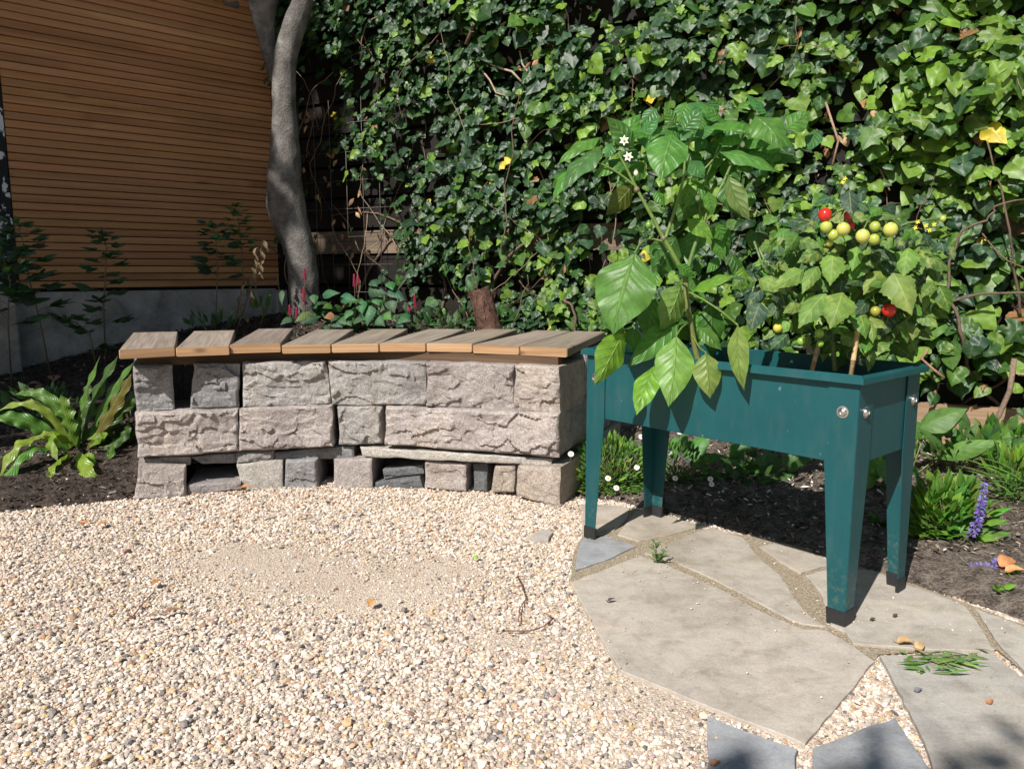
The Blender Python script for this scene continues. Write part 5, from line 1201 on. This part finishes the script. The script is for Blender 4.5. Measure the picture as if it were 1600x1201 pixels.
# ------------------------------------------------------------------ slender border plants behind the bench
def palmate(acc, p, d, size, col, n=5):
    d = Vector(d).normalized(); s = d.cross(UP)
    if s.length < .1: s = Vector((1, 0, 0))
    s.normalize()
    for k in range(n):
        f = (k-(n-1)/2)/((n-1)/2); dd = (d*(1-.45*abs(f))+s*f*.95+UP*random.uniform(-.3, .12)).normalized()
        leaf(acc, p, p+dd*size*(1-.35*abs(f)), size*.42, Vector((0, -.5, 1))+s*random.uniform(-.5, .5), tuple(c*random.uniform(.8, 1.2) for c in col), 'lance', .1, .25, 4, 8, tooth=.14)
def spire(stem, Y, label, col, sizes, dens=1.0, lean=0.0, scol=(.12, .09, .05), dry=False):
    P = [AY(x, y, Y) for x, y in stem]; t = thing('border_plant', (P[0].x, P[0].y, soil1(P[0].x, P[0].y)), label, 'plant', 'slender plants along the wooden screen')
    P[0].z = min(P[0].z, soil1(P[0].x, P[0].y)-.01)
    a = Acc(); a.tube(P, [.0042*(1-.6*i/len(P)) for i in range(len(P))], 6, scol); f = Acc()
    L = sum((P[i+1]-P[i]).length for i in range(len(P)-1)); nn = max(5, int(L/.036*dens)); lo = sizes[2] if len(sizes) > 2 else .3
    for k in range(nn):
        tt = lo+(1-lo)*k/(nn-1); x = tt*(len(P)-1); i = min(int(x), len(P)-2); p = P[i].lerp(P[i+1], x-i); an = k*2.4+random.uniform(-.4, .4); d = Vector((math.cos(an), math.sin(an)*.8, .35)); sz = 1.35*(sizes[0]+(sizes[1]-sizes[0])*(tt-lo)/(1-lo))
        q = p+d.normalized()*sz*.55; a.tube([p, p.lerp(q, .5)+UP*.006, q], [.0016, .0014, .001], 4, scol)
        if dry: leaf(f, q, q+Vector((random.uniform(-.03, .03), random.uniform(-.02, .02), -.05)), .026, (random.uniform(-1, 1), -1, 0), col, 'lance', .3, -.5, 4, 6)
        else: palmate(f, q, d, sz, col); 
    f.add(*([[Vector(P[-1]), P[-1]+Vector((.001, 0, .002)), P[-1]+Vector((0, .001, .001))], [(0, 1, 2)]]), col=col)
    if not dry: palmate(f, P[-1], (0, -.3, 1), sizes[1]*.9, col)
    a.build('stem', M['stem'], t); f.build('foliage', M['herb'] if not dry else M['dry'], t)
G1 = (.045, .1, .045); G2 = (.06, .13, .04); G3 = (.07, .13, .035)
spire([(78, 560), (62, 500), (44, 430), (36, 380), (28, 350)], 3.85, 'slender dark green plant in front of the concrete post', G1, (.095, .05, .3))
spire([(162, 530), (162, 480), (165, 420), (166, 385), (160, 366)], 4.0, 'slender plant standing alone in front of the slatted screen left of the bench', G1, (.085, .042, .18), 1.1)
spire([(335, 512), (338, 470), (340, 420), (338, 380), (332, 352)], 4.3, 'dark leafy slender plant behind the second plank of the bench', (.025, .07, .038), (.085, .045, .4))
spire([(362, 505), (380, 440), (378, 395), (374, 355), (368, 322)], 4.4, 'tallest slender plant near the tree with a bare lower stem', G2, (.05, .04, .5))
spire([(365, 505), (385, 470), (398, 430), (405, 400), (412, 375)], 4.35, 'withered brown and green plant beside the tree', (.16, .11, .06), (.05, .03, .15), 1.6, dry=True)
spire([(14, 560), (12, 500), (16, 440), (4, 400)], 3.7, 'leafy plant at the left edge over the concrete post', G1, (.11, .07, .3))
spire([(150, 545), (140, 520), (120, 505), (105, 500)], 3.9, 'short dark herb low against the concrete base', G1, (.07, .05, .2))
def persicaria():
    Y = 4.05; p = AY(575, 525, Y); t = thing('flowering_plant', (p.x, p.y, soil1(p.x, p.y)), 'leafy plant with heart shaped leaves and red flower spikes behind the bench', 'plant')
    f = Acc(); a = Acc(); rr = random.Random(4)
    def q7(x, y): return (400+.2*x, 300+.2*y)
    L = [((880, 760), (1030, 800), 90), ((940, 820), (960, 890), 80), ((1040, 830), (1085, 950), 95), ((880, 890), (870, 1050), 110), ((680, 970), (750, 1050), 100), ((660, 820), (800, 850), 80), ((520, 800), (660, 790), 70), ((590, 880), (520, 910), 60), ((820, 850), (830, 960), 80), ((1120, 970), (1200, 1010), 110), ((1040, 760), (1170, 850), 90), ((900, 690), (950, 740), 70), ((1040, 700), (1070, 770), 70), ((740, 920), (690, 1000), 70), ((600, 1010), (680, 1060), 70), ((420, 940), (300, 1020), 70), ((480, 980), (340, 1030), 60), ((270, 980), (190, 1040), 60), ((200, 770), (205, 890), 45), ((450, 800), (460, 880), 60), ((1000, 950), (1060, 1000), 70), ((1110, 1010), (1150, 1060), 70), ((760, 1000), (850, 1000), 70), ((930, 980), (1010, 1050), 80), ((560, 960), (600, 1000), 60)]
    for (b, tp, w_) in L:
        leaf(f, AY(*q7(*b), Y), AY(*q7(*tp), Y-.04), w_*.2/FPX*Y*1.15, (rr.uniform(-.4, .4), -.9, rr.uniform(.3, .9)), tuple(c*rr.uniform(.75, 1.25) for c in rr.choice([(.05, .14, .055), (.035, .105, .05), (.08, .16, .04)])), 'heart', .15, .25, 6, 10, wave=.05)
    for i in range(60):
        x = rr.gauss(780, 190); y = rr.uniform(840, 1060); leaf(f, AY(*q7(x, y), Y+rr.uniform(.0, .25)), AY(*q7(x+rr.uniform(-90, 90), y+rr.uniform(20, 90)), Y+rr.uniform(0, .2)), .05, (rr.uniform(-.4, .4), -.9, rr.uniform(.3, .9)), rr.choice([(.035, .09, .04), (.05, .11, .03)]), 'heart', .15, .25, 4, 6)
    leaf(f, AY(*q7(610, 960), Y-.02), AY(*q7(530, 985), Y-.04), .05, (0, -1, .4), (.3, .13, .06), 'heart', .1, .2, 4, 6)
    for (x, y0, y1) in ((1243, 800, 910), (1200, 880, 930), (770, 640, 740), (375, 740, 850), (320, 900, 985), (265, 880, 960), (380, 600, 680), (800, 650, 720)):
        a.tube([AY(*q7(x+8, 1060), Y), AY(*q7(x, y1), Y), AY(*q7(x-4, y0), Y)], [.0016, .0014, .001], 5, (.15, .1, .06))
        s = Acc(); n = 46
        for i in range(n):
            tt = i/n; p = AY(*q7(x-4*tt, y1+(y0-y1)*tt), Y); an = i*2.4; R = .0075*(1-.7*tt); s.ball(p+Vector((math.cos(an)*R, math.sin(an)*R, 0)), .0032, (.3, .02, .06), 5, 4)
        s.build('flower_spike', M['petal'], t)
    f.build('foliage', M['herb'], t); a.build('stem', M['stem'], t)
persicaria()

# ------------------------------------------------------------------ plants around and under the planter
def clump(name, label, cx, cy, rx, ry, Y, n, size, cols, prof='lance', ratio=.35, mat='herb', seed=0, up=.7, group=None, spread=.5):
    """leafy clump filling an ellipse of the bed; leaves sit at every depth of the mound"""
    rr = random.Random(seed); c = AY(cx, cy, Y); zg = soil1(c.x, c.y); t = thing(name, (c.x, c.y, zg), label, 'plant', group); f = Acc(); a = Acc()
    sc_ = Y/FPX; ground = Vector((c.x, c.y, zg))
    for i in range(n):
        an = rr.uniform(0, 6.28); r_ = rr.random()**.5; p = Vector((c.x+math.cos(an)*r_*rx*sc_, c.y+rr.uniform(-1, 1)*spread*rx*sc_, c.z-math.sin(an)*r_*ry*sc_)); p.z = max(p.z, soil1(p.x, p.y)+.006, .012)
        d = ((p-ground)*.8/max(.05, rx*sc_)+Vector((rr.uniform(-.5, .5), rr.uniform(-.7, .3), up*rr.uniform(-.1, 1)))).normalized(); s = size*rr.uniform(.6, 1.25)
        leaf(f, p, p+d*s, s*ratio*rr.uniform(.8, 1.2), Vector((rr.uniform(-.5, .5), -.6, .9)), tuple(k*rr.uniform(.75, 1.25) for k in rr.choice(cols)), prof, .12, .25, 4, 7)
        if i % 7 == 0: a.tube([ground+Vector((rr.uniform(-.3, .3)*rx*sc_, rr.uniform(-.3, .3)*rx*sc_, -.005)), (ground+p)/2+UP*.01, p], [.002, .0016, .001], 4, (.12, .15, .05))
    f.build('foliage', M[mat], t); a.build('stem', M['stem'], t); return t, c
BG = (.09, .2, .03); YG = (.15, .28, .035)
t, c = clump('daisy_clump', 'low fine leaved green clump with small white daisies between bench and planter', 958, 735, 56, 50, 2.72, 1000, .03, [BG, YG, (.06, .15, .025)], ratio=.3, seed=1, up=.2)
t2, c2 = clump('daisy_clump', 'smaller flowering daisy clump right of the dark rear planter leg', 1058, 728, 42, 34, 2.75, 280, .028, [BG, (.06, .13, .03)], ratio=.3, seed=2, up=.2)
def daisy(t, px, py, Y, r_=.011):
    p = AY(px, py, Y); f = Acc(); n = Vector((random.uniform(-.3, .1), -.8, .6)).normalized(); u = n.orthogonal().normalized(); b = n.cross(u)
    for k in range(13):
        an = k*2*math.pi/13; d = u*math.cos(an)+b*math.sin(an); leaf(f, p+d*.0025, p+d*r_, .0045, n, (.82, .8, .8), 'lance', .05, .1, 2, 3)
    o = f.build('daisy', M['petal'], t); q = Acc(); q.ball(p+n*.001, .0038, (.7, .45, .05), 8, 6); q.build('flower_centre', M['petal'], o)
    s = Acc(); s.tube([p-n*.001, p-n*.02-UP*.02, Vector((t.location.x*.3+p.x*.7, p.y+.04, p.z-.08))], .0009, 4, (.12, .18, .06)); s.build('stalk', M['stem'], o)
for (x, y, Y) in ((892, 709, 2.5), (950, 747, 2.58), (963, 762, 2.58), (920, 735, 2.6), (1002, 682, 2.8), (995, 730, 2.66), (935, 690, 2.75)): daisy(t, x, y, Y)
for (x, y, Y) in ((1062, 675, 2.85), (1046, 707, 2.7), (1064, 710, 2.7), (1055, 747, 2.62), (1073, 718, 2.68), (1048, 722, 2.66), (1110, 748, 2.65), (1044, 664, 2.85), (1112, 756, 2.65)): daisy(t2, x, y, Y)
def big_leaf_plant(label, leaves, Y, col, prof='lance', seed=0, mat='herb', stems=True):
    rr = random.Random(seed); b = leaves[0][0]; p = AY(*b, Y); t = thing('broad_leaf_plant', (p.x, p.y, soil1(p.x, p.y)), label, 'plant'); f = Acc(); a = Acc()
    for (bb, tp, w_, dy, nr) in leaves:
        B = AY(*bb, Y); T = AY(*tp, Y-dy); 
        leaf(f, B, T, w_/FPX*Y, nr, tuple(c*rr.uniform(.85, 1.15) for c in col), prof, .14, .28, 10, 18, wave=.06, corr=.012)
        if stems: g = Vector((p.x, p.y+.03, soil1(p.x, p.y)-.01)); a.tube([g, (g+B)/2+Vector((0, 0, -.01)), B], [.0035, .003, .0022], 6, (.13, .17, .05))
    f.build('foliage', M[mat], t)
    if stems: a.build('stem', M['stem'], t)
big_leaf_plant('broad leaved plant low in the shade right of the rear planter leg', [((1050, 735), (1112, 680), 46, .02, (-.2, -.8, .9)), ((1045, 720), (1075, 676), 34, 0, (-.3, -.9, .5)), ((1135, 712), (1080, 745), 38, .08, (0, -1, .25)), ((1140, 715), (1165, 690), 26, .0, (.1, -1, .4))], 3.05, (.075, .19, .035), 'lance', 1)
big_leaf_plant('dark leafy plant in the shade under the middle of the planter', [((1200, 735), (1165, 765), 30, .04, (0, -.8, .8)), ((1210, 740), (1258, 768), 34, .06, (.1, -.8, .8)), ((1215, 735), (1190, 700), 30, 0, (0, -1, .3)), ((1225, 730), (1262, 705), 30, 0, (.1, -1, .4)), ((1262, 760), (1298, 768), 34, .06, (0, -.8, .9)), ((1270, 800), (1290, 845), 36, .05, (0, -1, .5)), ((1180, 690), (1150, 705), 24, 0, (0, -1, .5)), ((1240, 720), (1285, 700), 26, -.03, (0, -1, .5)), ((1195, 700), (1215, 680), 22, -.02, (0, -1, .5))], 2.85, (.05, .13, .035), 'heart', 2)
big_leaf_plant('large leaved plant seen between the two right planter legs', [((1385, 740), (1352, 705), 46, 0, (-.2, -1, .4)), ((1390, 720), (1398, 775), 46, .06, (.1, -1, .3)), ((1388, 715), (1372, 690), 30, 0, (0, -1, .4)), ((1412, 730), (1440, 742), 24, .03, (0, -.8, .8)), ((1360, 740), (1345, 770), 30, .03, (0, -1, .4)), ((1372, 845), (1392, 868), 24, .02, (0, -.8, .8)), ((1370, 830), (1352, 855), 24, .02, (0, -.8, .8))], 2.65, (.085, .2, .035), 'heart', 3)
big_leaf_plant('plant with long pointed ribbed leaves right of the planter', [((1432, 672), (1512, 638), 46, .05, (-.1, -.8, 1)), ((1480, 708), (1434, 668), 20, .05, (-.3, -1, .6)), ((1462, 716), (1566, 688), 30, .12, (-.1, -.9, .5)), ((1440, 690), (1428, 655), 30, 0, (-.2, -1, .4)), ((1434, 686), (1505, 652), 26, .0, (0, -1, .3))], 2.85, (.1, .21, .045), 'lance', 4)
def salvia():
    t, c = clump('salvia_plant', 'bushy bright green plant with violet blue flower spikes right of the planter', 1476, 812, 62, 62, 2.18, 520, .05, [BG, YG, (.11, .25, .035)], 'heart', .5, seed=7, up=.25)
    rr = random.Random(8)
    for (pts, n) in (([(1500, 850), (1522, 830), (1534, 790), (1538, 755)], 280), ([(1500, 870), (1522, 890), (1545, 888), (1570, 872)], 300)):
        P = [AY(x, y, 2.08 if pts[-1][1] < 800 else 1.93) for x, y in pts]; s = Acc()
        for i in range(n):
            tt = .25+.75*rr.random(); x = tt*(len(P)-1); k = min(int(x), len(P)-2); p = P[k].lerp(P[k+1], x-k)
            if abs((tt*9) % 1-.5) < .12: continue
            d = Vector((rr.gauss(0, 1), rr.gauss(0, 1), rr.gauss(0, .8))).normalized(); R = .019*(1.15-.55*tt if P[-1].z > P[0].z else .75+.35*math.sin(tt*3.1))
            leaf(s, p+d*R*.25, p+d*R, .007, (rr.uniform(-1, 1), -1, rr.uniform(-.5, 1)), tuple(k2*rr.uniform(.7, 1.3) for k2 in (.16, .125, .36)), 'heart', .2, .2, 2, 3)
        o = s.build('flower_spike', M['petal'], t); b = Acc(); b.tube(P, [.002, .0018, .0015, .001], 5, (.12, .13, .08)); b.build('flower_stalk', M['stem'], o)
salvia()
clump('leafy_clump', 'low green leafy clump at the right edge above the violet flowers', 1580, 735, 36, 26, 2.65, 120, .06, [BG, YG], 'lance', .3, seed=12)
def grass():
    p = AY(1600, 775, 2.5); t = thing('grass_tuft', (p.x, p.y, soil1(p.x, p.y)), 'arching tuft of narrow grassy leaves at the right edge', 'grass'); f = Acc(); rr = random.Random(6)
    for i in range(45):
        b = Vector((p.x+rr.uniform(-.05, .12), p.y+rr.uniform(-.06, .08), soil1(p.x, p.y))); an = rr.uniform(2.2, 4.6); L = rr.uniform(.09, .22); q = b+Vector((math.cos(an)*L, math.sin(an)*L*.6, L*rr.uniform(.15, .9)))
        leaf(f, b, q, .007, (0, -.6, 1), tuple(c*rr.uniform(.7, 1.3) for c in (.11, .22, .04)), 'strap', .35, .2, 2, 9)
    f.build('blades', M['herb'], t)
grass()
clump('seedling', 'tiny seedling in the soil below the violet flower', 1560, 935, 12, 10, 1.80, 9, .022, [YG], 'heart', .6, seed=14)
clump('seedling', 'tiny seedling nearest the right edge of the bed', 1584, 918, 10, 10, 1.87, 8, .02, [YG], 'heart', .6, seed=15)
clump('seedling', 'small leafy weed under the planter beside its rear right leg', 1380, 850, 20, 20, 2.25, 16, .04, [(.05, .13, .03)], 'heart', .6, seed=16)
clump('low_weed', 'small green herbs in the bed behind the fern', 70, 640, 70, 34, 3.3, 130, .05, [(.04, .1, .035), (.06, .13, .03)], 'heart', .5, seed=17)
clump('low_weed', 'leafy green herbs in the shade in front of the ivy right of the planter', 1560, 690, 60, 26, 2.95, 90, .06, [(.06, .14, .03), BG], 'heart', .6, seed=61)
clump('low_weed', 'dark leafy herbs on the soil under the planter between its legs', 1160, 745, 70, 26, 2.8, 60, .055, [(.05, .12, .03)], 'heart', .6, seed=62, up=.3)
clump('low_weed', 'small dark leaved herbs between the fern and the bench end', 190, 690, 30, 60, 3.1, 110, .05, [(.04, .1, .03), (.06, .13, .03)], 'heart', .6, seed=18)
clump('low_weed', 'low herbs at the foot of the slatted screen behind the bench', 330, 505, 40, 10, 4.2, 26, .06, [(.04, .1, .03)], 'lance', .4, seed=19)
clump('low_weed', 'pointed green leaves at the foot of the tree', 405, 488, 14, 14, 4.5, 12, .09, [(.1, .2, .04)], 'lance', .28, seed=20)
clump('low_weed', 'low green herbs at the foot of the ivy behind the bench', 700, 505, 60, 22, 4.3, 80, .06, [(.03, .08, .03), (.045, .1, .03)], 'heart', .6, seed=22)
clump('low_weed', 'shady herbs at the foot of the ivy on the far right', 1500, 700, 80, 22, 2.9, 110, .05, [(.05, .12, .03), BG], 'heart', .6, seed=23)
# weed sprouting from the joint, weed pulled out and dropped
def sprout():
    b = G(1027, 880, .006); t = thing('weed_sprout', b, 'little upright weed sprouting from the joint between two flagstones', 'weed'); a = Acc(); f = Acc(); rr = random.Random(30)
    for k in range(6):
        tp = b+Vector((rr.uniform(-.028, .028), rr.uniform(-.02, .02), rr.uniform(.03, .072))); a.tube([b, b.lerp(tp, .5)+UP*.004, tp], [.0013, .0011, .0008], 5, (.12, .17, .06))
        for j in range(9):
            p = b.lerp(tp, .25+.75*j/8); an = rr.uniform(0, 6.28); L = rr.uniform(.009, .018); leaf(f, p, p+Vector((math.cos(an)*L, math.sin(an)*L, L*.5)), L*.42, (rr.uniform(-.4, .4), -.6, 1), rr.choice([(.09, .17, .05), (.14, .22, .07)]), 'lance', .1, .2, 2, 4)
    f.build('foliage', M['herb'], t); a.build('stem', M['stem'], t)
sprout()
def pulled():
    f = Acc(); rr = random.Random(3); o = Acc(); c = G(1470, 1035, .02)
    for i in range(46):
        s = rr.random(); p = G(1420+110*s+rr.gauss(0, 8), 1030+rr.gauss(0, 7)+10*math.sin(s*4), .011+rr.random()*.012); an = rr.gauss(-.1, .7)+(3.1 if rr.random() < .3 else 0); L = rr.uniform(.02, .055)
        leaf(f, p, p+Vector((math.cos(an)*L, math.sin(an)*L*.7-.005, rr.uniform(-.004, .008))), rr.uniform(.004, .011), (rr.uniform(-.4, .4), -.3, 1), tuple(k*rr.uniform(.7, 1.2) for k in rr.choice([(.17, .3, .08), (.13, .24, .07), (.24, .29, .1)])), 'lance', .1, .25, 3, 6)
    for i in range(7): p = G(1415+rr.uniform(0, 40), 1028+rr.uniform(-6, 10), .011); q = G(1500+rr.uniform(-20, 30), 1035+rr.uniform(-12, 14), .014); f.tube([p, (p+q)/2+UP*.01, q], .0012, 4, (.14, .17, .06))
    tag(f.build('pulled_weed', M['herb'], None), 'wilted green weed pulled out and lying on a flagstone', 'weed')
pulled()
def fallen(px, py, L, wd, col, label, ang=0, z=.012, curl=.3):
    f = Acc(); p = G(px, py, z); d = Vector((math.cos(ang), math.sin(ang), 0)); f_n = Vector((random.uniform(-.2, .2), -.2, 1))
    leaf(f, p-d*L/2, p+d*L/2+UP*.006, wd, f_n, col, 'heart', curl, -.5, 6, 10, wave=.12); s = Acc()
    f.tube([p-d*L/2, p-d*L*.75+UP*.004], .0009, 4, col)
    tag(f.build('fallen_leaf', M['dry'], None), label, 'leaf', 'dry leaves lying on the gravel and slabs')
OR = (.33, .15, .07); BR = (.2, .11, .06); TN = (.42, .28, .14)
for a_ in ((131, 820, .035, .022, OR, 'orange dry leaf on the gravel in front of the fern, left of its twin', .1), (161, 821, .035, .022, OR, 'orange dry leaf on the gravel in front of the fern, right of its twin', .2), (246, 912, .026, .02, (.3, .15, .06), 'small brown curled leaf alone on the gravel left of centre', .8), (272, 958, .05, .016, BR, 'long dark brown leaf on the gravel beside a twig', .2), (582, 943, .028, .022, (.5, .27, .1), 'tan curled leaf in the middle of the gravel', 1.2), (240, 965, .03, .012, BR, 'short brown leaf fragment left of the long brown leaf', -.3), (700, 842, .03, .01, BR, 'thin brown leaf on the gravel near the bench', .1), (386, 764, .05, .025, OR, 'orange dry leaf at the foot of the bench stones', .1), (744, 872, .016, .012, (.2, .4, .05), 'tiny fresh green leaf on the gravel', .5), (1548, 1098, .014, .012, OR, 'small orange leaf on the lower right flagstone', .3), (1119, 1194, .016, .012, OR, 'orange leaf bit on the bottom blue grey flagstone', .2), (956, 939, .02, .01, (.05, .04, .04), 'dark leaf bit on the large pale flagstone', .1), (1438, 1012, .03, .02, TN, 'dry tan leaf crumbs on the flagstone near the pulled weed', .5), (1416, 1006, .035, .022, (.35, .22, .1), 'crumpled brown leaf left of the pulled weed', -.4), (1365, 969, .012, .009, (.05, .04, .03), 'dark seed sized leaf bit left of another on the planter flagstone', 0), (1400, 963, .012, .009, (.05, .04, .03), 'dark seed sized leaf bit right of another on the planter flagstone', .2), (1436, 1080, .014, .012, (.12, .12, .13), 'dark round leaf bit on the lower right flagstone', .1), (1575, 882, .06, .04, (.45, .2, .08), 'orange dry leaf on soil beside the violet flower', .4), (1588, 895, .05, .03, (.5, .24, .1), 'second orange dry leaf on soil at the right edge', -.2)):
    fallen(*a_, z=.0115 if a_[0] > 900 and a_[0] < 1560 else (.045 if a_[0] > 1560 else .012))
for i, (x, y, Y) in enumerate(((35, 600, 3.6), (62, 590, 3.65), (75, 575, 3.8), (300, 508, 4.2), (600, 500, 4.3), (52, 585, 3.7), (90, 570, 3.8), (160, 560, 3.8))):
    p = AY(x, y, Y); p.z = soil1(p.x, p.y)+.018; f = Acc(); an = i*1.3; d = Vector((math.cos(an), math.sin(an), .1)); leaf(f, p-d*.035, p+d*.035, .03, (.1*i % .4, -.3, 1), random.choice([(.24, .13, .07), (.3, .18, .1), (.2, .1, .05)]), 'lance', .3, -.5, 5, 9)
    tag(f.build('fallen_leaf', M['dry'], None), 'dry brown leaf lying on the shaded soil under the slender plants', 'leaf', 'dry leaves on the shaded bed')
for pts, lab in (([(808, 900), (816, 915), (822, 935), (812, 950), (810, 970)], 'thin dry twig curling over the gravel near the flagstones'), ([(790, 985), (830, 985), (850, 978), (865, 965)], 'dry rootlet lying across the gravel below the thin twig'), ([(205, 965), (225, 940), (240, 925)], 'thin straw stalk on the gravel left of centre')):
    a = Acc(); P = [G(x, y, .011) for x, y in pts]; a.tube(P, [.0016]*len(P), 5, (.2, .1, .07))
    for k in range(5): q = P[k % len(P)]; a.tube([q, q+Vector((random.uniform(-.03, .03), random.uniform(-.03, .03), .004))], .0009, 4, (.2, .1, .07))
    tag(a.build('twig', M['twig'], None), lab, 'twig')
def vine_stem():
    a = Acc(); a.tube([AY(1216, 782, 2.6), AY(1218, 800, 2.58), AY(1228, 813, 2.55), AY(1250, 818, 2.5), AY(1275, 822, 2.45)], [.004, .006, .006, .005, .003], 7, (.14, .16, .05)); tag(a.build('fallen_vine', M['stem'], None), 'curved yellow green stem lying in the shadow under the planter', 'stem')
vine_stem()

# ------------------------------------------------------------------ trees outside the frame that throw the shade
def shade_tree(name, label, base, trunk_h, blobs, n, size, seed, keep=None):
    r = np.random.default_rng(seed); t = thing(name, base, label, 'tree'); a = Acc(); b = Vector(base)
    a.tube([b-UP*.2, b+UP*.5, b+Vector((.05, .02, trunk_h*.6)), b+Vector((0, .05, trunk_h))], [.17, .13, .1, .05], 14)
    P = []; tot = sum(q[3]*q[4]*q[5] for q in blobs)
    for (x, y, z, rx, ry, rz_) in blobs:
        m = int(n*rx*ry*rz_/tot); q = r.normal(0, 1, (m, 3)); q /= np.linalg.norm(q, axis=1, keepdims=True); q *= (r.random((m, 1))**.4)*np.array([rx, ry, rz_]); P.append(q+np.array([x, y, z])); a.tube([b+UP*min(trunk_h*.8, max(.4, z*.5)), b.lerp(Vector((x, y, z)), .6)+UP*.1, Vector((x, y, z))], [.05, .03, .012], 7)
    P = np.concatenate(P)
    if keep is not None: P = P[keep(P, r)]
    P = P[P[:, 2] > .05]; n = len(P)
    a.build('trunk', M['bark'], t); col = np.array([(.05, .11, .025)])*r.uniform(.6, 1.3, (n, 1))
    link('crown', cloud_mesh('crown', IVT, IVF, P, r.normal(0, 1, (n, 3))+[0, 0, .7], r.normal(0, 1, (n, 3)), size*r.uniform(.7, 1.3, n), col, M['herb'], uvt=IVUV), t)
SP = Vector((SD.y, -SD.x, 0))
def us(u, s, z): p = SP*u+SD*s; return (p.x, p.y, z)
UE = -3.5
def keepL(P, r):
    u = P[:, 0]*SP.x+P[:, 1]*SP.y; wv = P[:, 2]; ed = UE-.12*np.sin(wv*2.3)-.10*np.sin(wv*5.1+1)+r.normal(0, .09, len(P)); return u < ed+np.interp(P[:, 2]+.93*(P[:, 0]*SD.x+P[:, 1]*SD.y), [1.6, 2.6, 4.9, 5.8], [0, .40, .38, -.2])
blobs = [us(u, s, z)+(rx, rx, rz_) for (u, s, z, rx, rz_) in ((-4.3, -.9, .9, .95, 1.1), (-4.3, -.9, 2.2, 1.0, 1.1), (-4.4, -.9, 3.6, 1.0, 1.1), (-4.5, -1.0, 5.0, 1.0, 1.0), (-4.6, -1.0, 6.2, .95, .9), (-4.7, -1.0, 7.2, .8, .8), (-5.4, -.9, 2.0, 1.1, 1.6), (-5.4, -.9, 4.5, 1.1, 1.6), (-5.5, -1., 6.6, .9, 1.1))]
shade_tree('laurel_tree', 'tall dense leafy tree standing outside the picture on the left and shading the screen', us(-4.6, -1.0, 0), 5.5, blobs, 11000, .15, 41, keepL)
shade_tree('garden_tree', 'leafy tree standing behind the viewer whose branch tip throws dappled shade', (-3.2, -5.0, 0), 3.6, [(-3.2, -5.2, 4.0, 1.2, 1.1, 1.0), (-2.4, -3.9, 3.8, .6, .6, .4), (-1.8, -2.9, 3.6, .4, .4, .2), (-1.34, -2.1, 3.5, .48, .26, .12)], 3000, .085, 42)
